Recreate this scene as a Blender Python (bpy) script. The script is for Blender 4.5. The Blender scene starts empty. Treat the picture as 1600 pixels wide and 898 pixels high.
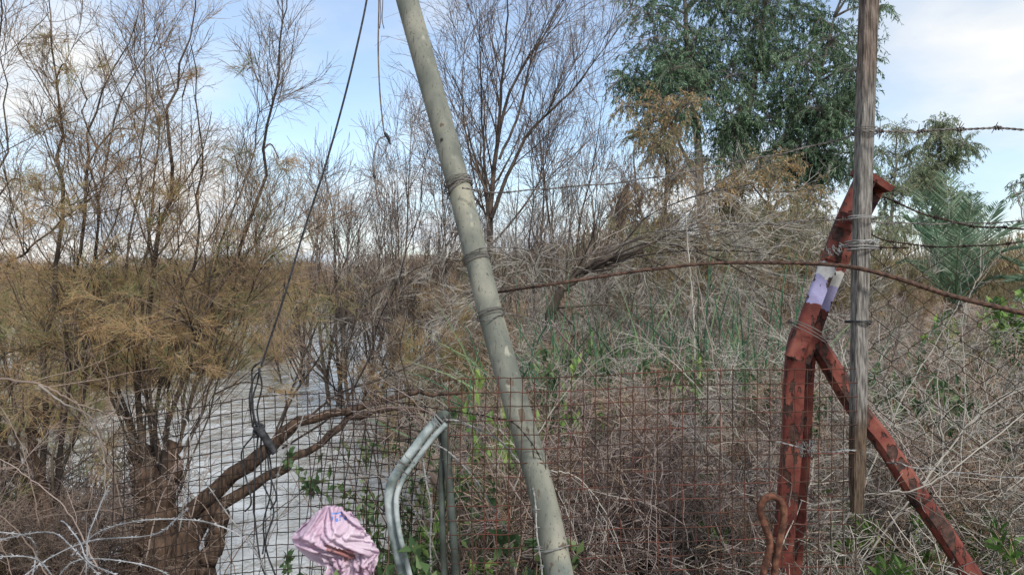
import bpy, math, random
import numpy as np
from mathutils import Vector, Matrix, noise as mnoise

rad = math.radians
F = 1208.0                       # focal length in photo pixels (photo 1600 x 898)
CAM = np.array([0.0, 0.0, 1.6])

# ------------------------------------------------------------------ camera, sky, sun, exposure
sc = bpy.context.scene
C = sc.collection
cam_d = bpy.data.cameras.new('camera'); cam = bpy.data.objects.new('camera', cam_d); C.objects.link(cam)
cam.location = CAM; cam.rotation_euler = (rad(90), 0, 0)
cam_d.sensor_width = 36; cam_d.lens = 36 * F / 1600; cam_d.clip_start = 0.05; cam_d.clip_end = 3000
sc.camera = cam

SUN_EL, SUN_AZ = 42, 150         # azimuth measured clockwise from +Y (view direction): sun behind the right shoulder
world = bpy.data.worlds.new('World'); sc.world = world; world.use_nodes = True
nt = world.node_tree; nt.nodes.clear()
def N(t, **kw):
    n = nt.nodes.new(t)
    for k, v in kw.items():
        if k.startswith('i_'): n.inputs[k[2:].replace('_', ' ')].default_value = v
        else: setattr(n, k, v)
    return n
L = nt.links.new
sky = N('ShaderNodeTexSky'); sky.sky_type = 'NISHITA'; sky.sun_disc = False
sky.sun_elevation = rad(SUN_EL); sky.sun_rotation = rad(SUN_AZ); sky.air_density = 1.0; sky.dust_density = 0.8; sky.ozone_density = 1.6
bg1 = N('ShaderNodeBackground', i_Strength=0.14); L(sky.outputs[0], bg1.inputs[0])
tc = N('ShaderNodeTexCoord')
sep = N('ShaderNodeSeparateXYZ'); L(tc.outputs['Generated'], sep.inputs[0])
zz = N('ShaderNodeMath', operation='MAXIMUM'); L(sep.outputs[2], zz.inputs[0]); zz.inputs[1].default_value = 0
za = N('ShaderNodeMath', operation='ADD'); L(zz.outputs[0], za.inputs[0]); za.inputs[1].default_value = 0.22
dx = N('ShaderNodeMath', operation='DIVIDE'); L(sep.outputs[0], dx.inputs[0]); L(za.outputs[0], dx.inputs[1])
dy = N('ShaderNodeMath', operation='DIVIDE'); L(sep.outputs[1], dy.inputs[0]); L(za.outputs[0], dy.inputs[1])
cmb = N('ShaderNodeCombineXYZ'); L(dx.outputs[0], cmb.inputs[0]); L(dy.outputs[0], cmb.inputs[1]); cmb.inputs[2].default_value = 3.7
n1 = N('ShaderNodeTexNoise', i_Scale=0.62, i_Detail=8.0, i_Roughness=0.52); L(cmb.outputs[0], n1.inputs[0])
r1 = N('ShaderNodeValToRGB'); L(n1.outputs[0], r1.inputs[0])
r1.color_ramp.elements[0].position = 0.44; r1.color_ramp.elements[1].position = 0.585
r1.color_ramp.elements[0].color = (0.16, 0.16, 0.16, 1); r1.color_ramp.elements[1].color = (0.97, 0.97, 0.97, 1)
# more cloud low down
hz = N('ShaderNodeMapRange'); L(sep.outputs[2], hz.inputs[0]); hz.inputs[1].default_value = 0.0; hz.inputs[2].default_value = 0.16
hz.inputs[3].default_value = 0.45; hz.inputs[4].default_value = 0.0
ad = N('ShaderNodeMath', operation='ADD'); ad.use_clamp = True; L(r1.outputs[0], ad.inputs[0]); L(hz.outputs[0], ad.inputs[1])
def sky_bias(px, py, cos0, cos1, amt, prev):
    d = Vector(((px - 800) / F, 1, (449 - py) / F)).normalized()
    dp = N('ShaderNodeVectorMath', operation='DOT_PRODUCT'); L(tc.outputs['Generated'], dp.inputs[0]); dp.inputs[1].default_value = d
    m_ = N('ShaderNodeMapRange'); m_.interpolation_type = 'SMOOTHSTEP'; L(dp.outputs['Value'], m_.inputs[0]); m_.inputs[1].default_value = cos0; m_.inputs[2].default_value = cos1
    m_.inputs[3].default_value = 0; m_.inputs[4].default_value = amt
    a_ = N('ShaderNodeMath', operation='ADD'); L(prev, a_.inputs[0]); L(m_.outputs[0], a_.inputs[1]); return a_.outputs[0]
nz = n1.outputs[0]
for bx in [(1560, 40, 0.975, 0.998, 0.09), (420, 40, 0.975, 0.997, -0.13), (60, -60, 0.97, 0.995, -0.08), (200, 230, 0.98, 0.998, 0.10), (560, 190, 0.99, 0.999, 0.07), (900, 60, 0.975, 0.998, -0.07), (1500, 250, 0.99, 0.999, -0.08)]:
    nz = sky_bias(*bx, nz)
L(nz, r1.inputs[0])
n2 = N('ShaderNodeTexNoise', i_Scale=2.2, i_Detail=5.0); L(cmb.outputs[0], n2.inputs[0])
r2 = N('ShaderNodeValToRGB'); L(n2.outputs[0], r2.inputs[0])
r2.color_ramp.elements[0].position = 0.35; r2.color_ramp.elements[1].position = 0.62
r2.color_ramp.elements[0].color = (0.60, 0.70, 0.82, 1); r2.color_ramp.elements[1].color = (0.95, 0.94, 0.91, 1)
bg2 = N('ShaderNodeBackground', i_Strength=0.74); L(r2.outputs[0], bg2.inputs[0])
mx = N('ShaderNodeMixShader'); L(ad.outputs[0], mx.inputs[0]); L(bg1.outputs[0], mx.inputs[1]); L(bg2.outputs[0], mx.inputs[2])
out = N('ShaderNodeOutputWorld'); L(mx.outputs[0], out.inputs[0])

sd = bpy.data.lights.new('sun', 'SUN'); sun = bpy.data.objects.new('sun', sd); C.objects.link(sun)
sd.energy = 2.3; sd.angle = rad(12); sd.color = (1.0, 0.95, 0.87)
sun_dir = Vector((math.sin(rad(SUN_AZ)) * math.cos(rad(SUN_EL)), math.cos(rad(SUN_AZ)) * math.cos(rad(SUN_EL)), math.sin(rad(SUN_EL))))
sun.rotation_euler = sun_dir.to_track_quat('Z', 'Y').to_euler(); sun.location = sun_dir * 50

vs = sc.view_settings
vs.view_transform = 'Standard'; vs.look = 'None'; vs.exposure = 0.6; vs.gamma = 1.0; vs.use_curve_mapping = False
sc.cycles.max_bounces = 4; sc.cycles.diffuse_bounces = 2; sc.cycles.glossy_bounces = 2
sc.cycles.transmission_bounces = 2; sc.cycles.transparent_max_bounces = 6
sc.cycles.caustics_reflective = False; sc.cycles.caustics_refractive = False

# ------------------------------------------------------------------ helpers
def P(px, py, Y):
    """the point at distance Y that stands at photo pixel (px, py)"""
    return np.array([(px - 800) / F * Y, Y, 1.6 + (449 - py) / F * Y])

def trace(pts, Y):
    """a polyline given as (px, py[, distance])"""
    return np.array([P(p[0], p[1], p[2] if len(p) > 2 else Y) for p in pts])

def smooth(pts, n):
    """Catmull-Rom through pts, n samples"""
    p = np.asarray(pts, float)
    q = np.vstack([2 * p[0] - p[1], p, 2 * p[-1] - p[-2]])
    m = len(p) - 1
    t = np.linspace(0, m - 1e-9, n); i = t.astype(int); u = (t - i)[:, None]
    a, b, c, d = q[i], q[i + 1], q[i + 2], q[i + 3]
    return 0.5 * (2 * b + (c - a) * u + (2 * a - 5 * b + 4 * c - d) * u * u + (3 * b - a - 3 * c + d) * u ** 3)

def unit(v):
    return v / np.maximum(np.linalg.norm(v, axis=-1, keepdims=True), 1e-9)

class MB:
    """collects quads and polygons, builds ONE mesh object"""
    def __init__(s): s.v = []; s.q = []; s.n = 0; s.poly = []; s.t = []
    def raw(s, v, q, t=None):
        v = np.asarray(v, float).reshape(-1, 3); s.v.append(v); s.q.append(np.asarray(q, int).reshape(-1, 4) + s.n); s.n += len(v)
        s.t.append(np.zeros(len(v)) if t is None else np.asarray(t, float))
    def tubes(s, Pn, R, k=3, rng=None):
        """Pn (B,N,3) polylines, R (B,N) radii: open tubes"""
        Pn = np.asarray(Pn, float); R = np.asarray(R, float)
        if len(Pn) == 0: return s
        B, M = Pn.shape[:2]
        T = np.empty_like(Pn); T[:, 1:-1] = Pn[:, 2:] - Pn[:, :-2]; T[:, 0] = Pn[:, 1] - Pn[:, 0]; T[:, -1] = Pn[:, -1] - Pn[:, -2]
        T = unit(T)
        ov = unit(Pn[:, -1] - Pn[:, 0])
        ref = np.where(np.abs(ov[:, 2:3]) < 0.8, np.array([[0, 0, 1.0]]), np.array([[1.0, 0, 0]]))[:, None, :]
        U = unit(ref - (ref * T).sum(-1, keepdims=True) * T); V = np.cross(T, U)
        a = np.arange(k) * 2 * math.pi / k
        ring = Pn[:, :, None, :] + R[:, :, None, None] * (np.cos(a)[None, None, :, None] * U[:, :, None, :] + np.sin(a)[None, None, :, None] * V[:, :, None, :])
        v = ring.reshape(-1, 3)
        b = np.arange(B)[:, None, None] * M * k; j = np.arange(M - 1)[None, :, None] * k; i = np.arange(k)[None, None, :]; i2 = (i + 1) % k
        q = np.stack([b + j + i, b + j + i2, b + j + k + i2, b + j + k + i], -1).reshape(-1, 4)
        tt = np.repeat(np.tile(np.linspace(0, 1, M), B), k)
        s.raw(v, q, tt); return s
    def path(s, pts, r, k=8, n=None, caps=True):
        """one tube along a spline with parallel transport"""
        p = smooth(pts, n) if n else np.asarray(pts, float)
        m = len(p); r = np.interp(np.linspace(0, 1, m), np.linspace(0, 1, np.size(r)), np.atleast_1d(r))
        T = unit(np.gradient(p, axis=0)); U = np.empty_like(p)
        ref = np.array([0, 0, 1.0]) if abs(T[0][2]) < 0.9 else np.array([0, 1.0, 0])
        u = ref - ref.dot(T[0]) * T[0]; U[0] = u / np.linalg.norm(u)
        for i in range(1, m):
            u = U[i - 1] - U[i - 1].dot(T[i]) * T[i]; U[i] = u / np.linalg.norm(u)
        V = np.cross(T, U); a = np.arange(k) * 2 * math.pi / k
        v = (p[:, None] + r[:, None, None] * (np.cos(a)[None, :, None] * U[:, None] + np.sin(a)[None, :, None] * V[:, None])).reshape(-1, 3)
        q = [[j * k + i, j * k + (i + 1) % k, (j + 1) * k + (i + 1) % k, (j + 1) * k + i] for j in range(m - 1) for i in range(k)]
        if caps:
            s.poly.append([s.n + i for i in range(k)][::-1]); s.poly.append([s.n + (m - 1) * k + i for i in range(k)])
        s.raw(v, q, np.repeat(np.linspace(0, 1, m), k)); return s
    def section(s, pts, sec, n=None, scale=None, up=(0, -1, 0)):
        """sweep a closed polygon section sec [(u,v)] along pts; v points towards up"""
        p = smooth(pts, n) if n else np.asarray(pts, float)
        m = len(p); sec = np.asarray(sec, float); k = len(sec)
        T = unit(np.gradient(p, axis=0)); w = np.array(up, float)
        V = unit(w - (T * w).sum(-1, keepdims=True) * T); U = np.cross(T, V)
        sca = np.ones(m) if scale is None else np.interp(np.linspace(0, 1, m), np.linspace(0, 1, len(scale)), scale)
        v = (p[:, None] + sca[:, None, None] * (sec[None, :, 0:1] * U[:, None] + sec[None, :, 1:2] * V[:, None])).reshape(-1, 3)
        q = [[j * k + i, j * k + (i + 1) % k, (j + 1) * k + (i + 1) % k, (j + 1) * k + i] for j in range(m - 1) for i in range(k)]
        s.poly.append([s.n + i for i in range(k)][::-1]); s.poly.append([s.n + (m - 1) * k + i for i in range(k)])
        s.raw(v, q, np.repeat(np.linspace(0, 1, m), k)); return s
    def leaves(s, pos, d, ln, w, rng, bend=0.15):
        """one rhombic leaf per row"""
        pos = np.asarray(pos, float); d = unit(np.asarray(d, float)); M = len(pos)
        if M == 0: return s
        side = unit(np.cross(d, rng.normal(size=(M, 3)))); nor = np.cross(d, side)
        ln = np.broadcast_to(ln, (M,))[:, None]; w = np.broadcast_to(w, (M,))[:, None]
        mid = pos + d * ln * 0.45 + nor * ln * bend * rng.normal(size=(M, 1))
        v = np.stack([pos, mid + side * w / 2, pos + d * ln, mid - side * w / 2], 1).reshape(-1, 3)
        s.raw(v, np.arange(M * 4).reshape(-1, 4)); return s
    def build(s, name, m, parent=None, loc=None, flat=False, attr=False, sharp=False):
        v = np.vstack(s.v); q = np.vstack(s.q)
        if loc is not None: v = v - np.asarray(loc)
        me = bpy.data.meshes.new(name)
        pl = s.poly; nl = len(q) * 4 + sum(len(x) for x in pl)
        me.vertices.add(len(v)); me.vertices.foreach_set('co', v.astype(np.float32).ravel())
        me.loops.add(nl); li = np.concatenate([q.ravel()] + [np.array(x) for x in pl]).astype(np.int32)
        me.loops.foreach_set('vertex_index', li)
        me.polygons.add(len(q) + len(pl))
        st = np.concatenate([np.arange(len(q)) * 4, len(q) * 4 + np.cumsum([0] + [len(x) for x in pl][:-1]) if pl else np.array([], int)]).astype(np.int32)
        me.polygons.foreach_set('loop_start', st)
        me.polygons.foreach_set('use_smooth', np.full(len(st), not flat))
        me.update(calc_edges=True); me.validate()
        if sharp: me.set_sharp_from_angle(angle=rad(32))
        if attr:
            a = me.attributes.new('along', 'FLOAT', 'POINT'); a.data.foreach_set('value', np.concatenate(s.t).astype(np.float32))
        if m is not None: me.materials.append(m)
        o = bpy.data.objects.new(name, me); C.objects.link(o)
        if parent is not None: o.parent = parent
        return o

def tag(o, label=None, cat=None, group=None, kind=None):
    if label: o['label'] = label
    if cat: o['category'] = cat
    if group: o['group'] = group
    if kind: o['kind'] = kind
    return o

def thing(name, label, cat, loc=(0, 0, 0), group=None):
    o = bpy.data.objects.new(name, None); C.objects.link(o); o.location = loc; o.empty_display_size = 0.1
    return tag(o, label, cat, group)

def dup(o, loc, rz=0.0, s=1.0, label=None, group=None, sz=None):
    def cp(a, par):
        c = a.copy(); C.objects.link(c)
        if par is not None: c.parent = par
        for ch in a.children: cp(ch, c)
        return c
    r = cp(o, None); r.location = loc; r.rotation_euler = (0, 0, rz); r.scale = (s, s, s if sz is None else sz)
    if label: r['label'] = label
    if group: r['group'] = group
    return r

# ------------------------------------------------------------------ materials
def mat(name, c1, c2, scale=8.0, rough=0.85, bump=0.0, island=0.0, c3=None, stretch=None, spec=0.3, detail=6.0, big=None):
    m = bpy.data.materials.new(name); m.use_nodes = True
    t = m.node_tree; b = t.nodes['Principled BSDF']; b.inputs['Roughness'].default_value = rough
    b.inputs['Specular IOR Level'].default_value = spec
    co = t.nodes.new('ShaderNodeTexCoord'); mp = t.nodes.new('ShaderNodeMapping'); t.links.new(co.outputs['Object'], mp.inputs[0])
    if stretch: mp.inputs['Scale'].default_value = stretch
    n = t.nodes.new('ShaderNodeTexNoise'); n.inputs['Scale'].default_value = scale; n.inputs['Detail'].default_value = detail
    t.links.new(mp.outputs[0], n.inputs[0])
    r = t.nodes.new('ShaderNodeValToRGB'); e = r.color_ramp.elements
    e[0].position = 0.36; e[0].color = (*c1, 1); e[1].position = 0.64; e[1].color = (*c2, 1)
    if c3 is not None:
        x = r.color_ramp.elements.new(0.5); x.color = (*c3, 1)
    src = n.outputs[0]
    if island:
        g = t.nodes.new('ShaderNodeNewGeometry'); ml = t.nodes.new('ShaderNodeMath'); ml.operation = 'MULTIPLY_ADD'
        t.links.new(g.outputs['Random Per Island'], ml.inputs[0]); ml.inputs[1].default_value = island
        t.links.new(n.outputs[0], ml.inputs[2])
        su = t.nodes.new('ShaderNodeMath'); su.operation = 'SUBTRACT'; t.links.new(ml.outputs[0], su.inputs[0]); su.inputs[1].default_value = island / 2
        src = su.outputs[0]
    t.links.new(src, r.inputs[0])
    t.links.new(r.outputs[0], b.inputs['Base Color'])
    if bump:
        bp = t.nodes.new('ShaderNodeBump'); bp.inputs['Strength'].default_value = bump; bp.inputs['Distance'].default_value = 0.01
        t.links.new(n.outputs[0], bp.inputs['Height']); t.links.new(bp.outputs[0], b.inputs['Normal'])
    return m

def leafmat(name, c1, c2, c3, scale=1.5, island=0.35, rough=0.55, trans=0.3):
    m = mat(name, c1, c3, scale, rough, 0, island, c2, spec=0.35, detail=3.0)
    t = m.node_tree; b = t.nodes['Principled BSDF']; o = t.nodes['Material Output']
    tr = t.nodes.new('ShaderNodeBsdfTranslucent'); ms = t.nodes.new('ShaderNodeMixShader'); ms.inputs[0].default_value = trans
    t.links.new(b.inputs['Base Color'].links[0].from_socket, tr.inputs[0])
    t.links.new(b.outputs[0], ms.inputs[1]); t.links.new(tr.outputs[0], ms.inputs[2]); t.links.new(ms.outputs[0], o.inputs[0])
    return m

M = {}
M['bark_dark'] = mat('dark_bark', (0.03, 0.022, 0.017), (0.10, 0.075, 0.06), 14, bump=0.6, stretch=(1, 1, 0.25))
M['bark_brown'] = mat('brown_bark', (0.022, 0.015, 0.012), (0.10, 0.064, 0.043), 30, bump=1.0, stretch=(1.6, 1.6, 0.35), detail=12)
M['bark_stem'] = mat('stem_bark', (0.034, 0.026, 0.022), (0.115, 0.088, 0.068), 6, island=0.3, bump=0.2)
M['twig_dark'] = mat('dark_twigs', (0.065, 0.048, 0.042), (0.25, 0.19, 0.155), 2.0, island=0.5)
M['twig_brown'] = mat('brown_twigs', (0.13, 0.085, 0.06), (0.40, 0.29, 0.21), 2.5, island=0.5)
M['twig_grey'] = mat('grey_twigs', (0.12, 0.105, 0.09), (0.44, 0.41, 0.36), 2.5, island=0.6)
M['twig_red'] = mat('reddish_twigs', (0.085, 0.062, 0.055), (0.36, 0.29, 0.26), 2.5, island=0.6)
M['feather'] = leafmat('tamarisk_feather', (0.24, 0.31, 0.12), (0.55, 0.45, 0.24), (0.72, 0.48, 0.25), 1.5, 0.35, trans=0.45)
M['feather_red'] = leafmat('tamarisk_feather_brown', (0.26, 0.22, 0.14), (0.42, 0.31, 0.19), (0.54, 0.37, 0.21), 1.1, 0.35, trans=0.45)
M['euc'] = leafmat('eucalyptus_leaves', (0.05, 0.11, 0.055), (0.10, 0.19, 0.10), (0.21, 0.32, 0.19), 0.7, 0.5)
M['orange'] = leafmat('dry_orange_leaves', (0.17, 0.20, 0.11), (0.33, 0.27, 0.15), (0.50, 0.33, 0.16), 0.6, 0.5)
M['olive'] = leafmat('olive_leaves', (0.14, 0.20, 0.11), (0.21, 0.27, 0.16), (0.30, 0.33, 0.19), 0.5, 0.4)
M['palm'] = leafmat('palm_leaflets', (0.09, 0.17, 0.10), (0.15, 0.24, 0.15), (0.24, 0.33, 0.22), 1.0, 0.4)
M['green'] = leafmat('fresh_leaves', (0.08, 0.17, 0.035), (0.14, 0.26, 0.06), (0.25, 0.36, 0.10), 3.0, 0.5)
M['darkgreen'] = leafmat('dark_green_leaves', (0.05, 0.10, 0.04), (0.09, 0.155, 0.06), (0.16, 0.23, 0.09), 3.0, 0.5)  # naturally dark green foliage of the low shrubs
M['reed'] = leafmat('reed_blades', (0.035, 0.11, 0.055), (0.07, 0.18, 0.09), (0.20, 0.28, 0.14), 1.5, 0.6)
M['straw'] = mat('straw', (0.26, 0.22, 0.16), (0.56, 0.50, 0.40), 3, island=0.6)
M['litter'] = mat('dead_litter', (0.12, 0.085, 0.06), (0.42, 0.34, 0.26), 1.5, island=0.7)
M['rust'] = mat('rusty_wire', (0.03, 0.02, 0.016), (0.14, 0.048, 0.034), 12, rough=0.9, c3=(0.07, 0.034, 0.024))
M['rust_dark'] = mat('dark_rusty_wire', (0.010, 0.008, 0.008), (0.045, 0.028, 0.022), 16, rough=0.85)
M['rust_bar'] = mat('rusty_bar', (0.05, 0.025, 0.018), (0.17, 0.08, 0.05), 60, rough=0.95, bump=0.5, c3=(0.10, 0.042, 0.026))
M['rod'] = mat('rusty_rod', (0.03, 0.02, 0.016), (0.12, 0.07, 0.05), 60, rough=0.95, bump=0.8)
M['galv'] = mat('weathered_wire', (0.13, 0.125, 0.12), (0.36, 0.36, 0.35), 25, rough=0.5)
M['galv_dark'] = mat('tarnished_wire', (0.07, 0.06, 0.055), (0.20, 0.185, 0.17), 25, rough=0.6)
M['razor'] = mat('razor_steel', (0.12, 0.125, 0.13), (0.38, 0.39, 0.41), 14, rough=0.45, spec=0.6)
M['rope'] = mat('black_rope', (0.010, 0.011, 0.013), (0.045, 0.047, 0.052), 60, rough=0.7)
M['cord'] = mat('brown_cord', (0.07, 0.05, 0.04), (0.20, 0.16, 0.13), 40, rough=0.8)

def wood_mat():
    m = mat('weathered_wood', (0.075, 0.068, 0.06), (0.27, 0.255, 0.235), 34, rough=0.92, bump=1.0, stretch=(5, 5, 0.6), detail=10)
    t = m.node_tree; b = t.nodes['Principled BSDF']
    co = t.nodes.new('ShaderNodeTexCoord'); sp = t.nodes.new('ShaderNodeSeparateXYZ'); t.links.new(co.outputs['Object'], sp.inputs[0])
    n = t.nodes.new('ShaderNodeTexNoise'); n.inputs['Scale'].default_value = 7; t.links.new(co.outputs['Object'], n.inputs[0])
    m2 = t.nodes.new('ShaderNodeMath'); m2.operation = 'MULTIPLY_ADD'; t.links.new(n.outputs[0], m2.inputs[0]); m2.inputs[1].default_value = 0.30
    t.links.new(sp.outputs[2], m2.inputs[2])
    r = t.nodes.new('ShaderNodeMapRange'); t.links.new(m2.outputs[0], r.inputs[0]); r.inputs[1].default_value = 1.2; r.inputs[2].default_value = 1.5
    mxn = t.nodes.new('ShaderNodeMix'); mxn.data_type = 'RGBA'; mxn.blend_type = 'MULTIPLY'
    src = b.inputs['Base Color'].links[0].from_socket
    t.links.new(src, mxn.inputs[6]); mxn.inputs[7].default_value = (1, 1, 1, 1)
    # damp brown foot of the post (soaked wood) below, brown stain near the top
    cr = t.nodes.new('ShaderNodeValToRGB'); t.links.new(r.outputs[0], cr.inputs[0])
    e = cr.color_ramp.elements; e[0].position = 0.50; e[0].color = (0.48, 0.36, 0.27, 1); e[1].position = 0.80; e[1].color = (1, 1, 1, 1)
    mxn.inputs[0].default_value = 1.0; t.links.new(cr.outputs[0], mxn.inputs[7])
    m3 = t.nodes.new('ShaderNodeMapRange'); t.links.new(m2.outputs[0], m3.inputs[0])
    m3.inputs[1].default_value = 2.25; m3.inputs[2].default_value = 2.4
    mx2 = t.nodes.new('ShaderNodeMix'); mx2.data_type = 'RGBA'; mx2.blend_type = 'MULTIPLY'
    t.links.new(m3.outputs[0], mx2.inputs[0]); t.links.new(mxn.outputs[2], mx2.inputs[6]); mx2.inputs[7].default_value = (0.78, 0.66, 0.60, 1)
    t.links.new(mx2.outputs[2], b.inputs['Base Color'])
    return m
M['wood'] = wood_mat()

def pole_mat():
    m = mat('grey_green_paint', (0.115, 0.125, 0.105), (0.235, 0.232, 0.19), 13, rough=0.75, bump=0.12, c3=(0.17, 0.175, 0.145), spec=0.35, stretch=(1, 1, 0.6))
    t = m.node_tree; b = t.nodes['Principled BSDF']; co = t.nodes.new('ShaderNodeTexCoord')
    def layer(src, scale, lo, hi, col, st=(1, 1, 1), det=3):
        mp = t.nodes.new('ShaderNodeMapping'); mp.inputs['Scale'].default_value = st; t.links.new(co.outputs['Object'], mp.inputs[0])
        n = t.nodes.new('ShaderNodeTexNoise'); n.inputs['Scale'].default_value = scale; n.inputs['Detail'].default_value = det; t.links.new(mp.outputs[0], n.inputs[0])
        r = t.nodes.new('ShaderNodeMapRange'); t.links.new(n.outputs[0], r.inputs[0]); r.inputs[1].default_value = lo; r.inputs[2].default_value = hi
        x = t.nodes.new('ShaderNodeMix'); x.data_type = 'RGBA'; t.links.new(r.outputs[0], x.inputs[0]); t.links.new(src, x.inputs[6]); x.inputs[7].default_value = (*col, 1)
        return x.outputs[2]
    s = b.inputs['Base Color'].links[0].from_socket
    s = layer(s, 9, 0.57, 0.68, (0.30, 0.29, 0.22), (1, 1, 0.4))
    s = layer(s, 5, 0.60, 0.72, (0.115, 0.15, 0.15))
    s = layer(s, 55, 0.755, 0.775, (0.045, 0.042, 0.035), (1, 1, 0.5), 2)
    s = layer(s, 30, 0.62, 0.66, (0.085, 0.08, 0.065), (6, 6, 0.7), 6)
    s = layer(s, 22, 0.64, 0.70, (0.285, 0.28, 0.225), (1, 1, 0.5), 8)
    s = layer(s, 17, 0.66, 0.675, (0.10, 0.075, 0.055), (1, 1, 0.6), 8)
    s = layer(s, 130, 0.64, 0.74, (0.11, 0.11, 0.09), (1, 1, 1), 2)
    t.links.new(s, b.inputs['Base Color'])
    return m
M['pole'] = pole_mat()

def red_mat(name, bands=None):
    """flaking red oxide paint over rust; bands: painted stretches along the beam"""
    m = bpy.data.materials.new(name); m.use_nodes = True; t = m.node_tree; b = t.nodes['Principled BSDF']
    b.inputs['Roughness'].default_value = 0.7; b.inputs['Specular IOR Level'].default_value = 0.35
    co = t.nodes.new('ShaderNodeTexCoord')
    def noise(s, d=6, st=(1, 1, 1)):
        mp = t.nodes.new('ShaderNodeMapping'); mp.inputs['Scale'].default_value = st; t.links.new(co.outputs['Object'], mp.inputs[0])
        n = t.nodes.new('ShaderNodeTexNoise'); n.inputs['Scale'].default_value = s; n.inputs['Detail'].default_value = d; t.links.new(mp.outputs[0], n.inputs[0]); return n.outputs[0]
    def ramp(f, els):
        r = t.nodes.new('ShaderNodeValToRGB'); t.links.new(f, r.inputs[0]); e = r.color_ramp.elements
        e[0].position, e[0].color = els[0][0], (*els[0][1], 1); e[1].position, e[1].color = els[-1][0], (*els[-1][1], 1)
        for p, c in els[1:-1]:
            x = e.new(p); x.color = (*c, 1)
        return r.outputs[0]
    def mix(f, a, c):
        x = t.nodes.new('ShaderNodeMix'); x.data_type = 'RGBA'; t.links.new(f, x.inputs[0]); t.links.new(a, x.inputs[6])
        if isinstance(c, tuple): x.inputs[7].default_value = (*c, 1)
        else: t.links.new(c, x.inputs[7])
        return x.outputs[2]
    def step(f, lo, hi):
        r = t.nodes.new('ShaderNodeMapRange'); t.links.new(f, r.inputs[0]); r.inputs[1].default_value = lo; r.inputs[2].default_value = hi; return r.outputs[0]
    red = ramp(noise(14), [(0.35, (0.085, 0.018, 0.014)), (0.5, (0.15, 0.034, 0.024)), (0.65, (0.22, 0.072, 0.05))])
    rust = ramp(noise(70, 4), [(0.35, (0.025, 0.014, 0.012)), (0.65, (0.09, 0.042, 0.03))])
    col = red
    if bands:
        at = t.nodes.new('ShaderNodeAttribute'); at.attribute_name = 'along'
        ja = t.nodes.new('ShaderNodeMath'); ja.operation = 'MULTIPLY_ADD'; t.links.new(noise(40, 3), ja.inputs[0]); ja.inputs[1].default_value = 0.06; t.links.new(at.outputs['Fac'], ja.inputs[2])
        for lo, hi, c in bands:
            a1 = step(ja.outputs[0], lo + 0.03, lo + 0.034); a2 = step(ja.outputs[0], hi + 0.034, hi + 0.03)
            ml = t.nodes.new('ShaderNodeMath'); ml.operation = 'MULTIPLY'; t.links.new(a1, ml.inputs[0]); t.links.new(a2, ml.inputs[1])
            col = mix(ml.outputs[0], col, c)
    f = step(noise(38, 12, (1, 1, 0.4)), 0.53, 0.56)
    col = mix(f, col, rust)
    t.links.new(col, b.inputs['Base Color'])
    bp = t.nodes.new('ShaderNodeBump'); bp.inputs['Strength'].default_value = 0.9; bp.inputs['Distance'].default_value = 0.006
    t.links.new(f, bp.inputs['Height']); bp.invert = True
    b2 = t.nodes.new('ShaderNodeBump'); b2.inputs['Strength'].default_value = 0.5; b2.inputs['Distance'].default_value = 0.004
    t.links.new(noise(60, 5), b2.inputs['Height']); t.links.new(bp.outputs[0], b2.inputs['Normal']); t.links.new(b2.outputs[0], b.inputs['Normal'])
    return m
M['red'] = red_mat('red_flaking_paint')
M['red_band'] = red_mat('red_paint_with_lilac_band', [(0.35, 0.50, (0.33, 0.31, 0.50)), (0.495, 0.58, (0.55, 0.54, 0.52))])

M['tube'] = mat('grey_green_tube_paint', (0.10, 0.13, 0.12), (0.46, 0.51, 0.51), 16, rough=0.55, c3=(0.25, 0.30, 0.295), spec=0.5)
M['tube_dark'] = mat('dark_tube_paint', (0.045, 0.055, 0.048), (0.12, 0.14, 0.125), 12, rough=0.7)
M['shovel'] = M['rust_bar']
M['bag'] = leafmat('pink_plastic', (0.66, 0.47, 0.60), (0.74, 0.58, 0.70), (0.80, 0.67, 0.77), 14, 0.0, 0.32, 0.35)
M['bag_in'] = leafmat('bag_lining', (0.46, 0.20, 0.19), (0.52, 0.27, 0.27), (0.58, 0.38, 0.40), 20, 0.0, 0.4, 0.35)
M['print'] = mat('blue_print', (0.10, 0.17, 0.45), (0.16, 0.26, 0.58), 30, rough=0.5)

# ------------------------------------------------------------------ ground and water
WATER = -1.0
def edge_x(Y):                   # the waterline on the right bank
    return -0.75 - 0.055 * np.maximum(Y - 6, 0)
def ground_z(X, Y):
    X = np.asarray(X, float); Y = np.asarray(Y, float)
    n = 0.05 * np.sin(X * 1.7 + 0.5 * Y) * np.cos(Y * 1.3 - X) + 0.03 * np.sin(X * 4.1 + 1) * np.sin(Y * 3.7)
    land = 0.0 + n + 0.012 * np.maximum(Y - 8, 0) * (X > 0)
    # right bank falls to the river
    d = (X - edge_x(Y)) / 0.9
    s = np.clip(d * 0.5 + 0.5, 0, 1); s = s * s * (3 - 2 * s)
    # near bank under the camera
    e = np.clip((5.6 - Y) / 1.5, 0, 1); e = e * e * (3 - 2 * e)
    k = np.maximum(s, e)
    far = np.clip((Y - 112 - 0.1 * np.abs(X + 30) * 0) / 6, 0, 1)
    k = np.maximum(k, far)
    k = np.maximum(k, np.clip((-X - 90 + 0 * Y) / 10, 0, 1))
    z = WATER - 0.7 + k * (land + 0.7 - WATER)
    hills = 9 * np.clip((Y - 260) / 500, 0, 1) ** 1.5
    return z + hills
xs = np.unique(np.concatenate([np.linspace(-900, -60, 22), np.linspace(-60, -8, 30), np.linspace(-8, 12, 170), np.linspace(12, 60, 40), np.linspace(60, 900, 24)]))
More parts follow.
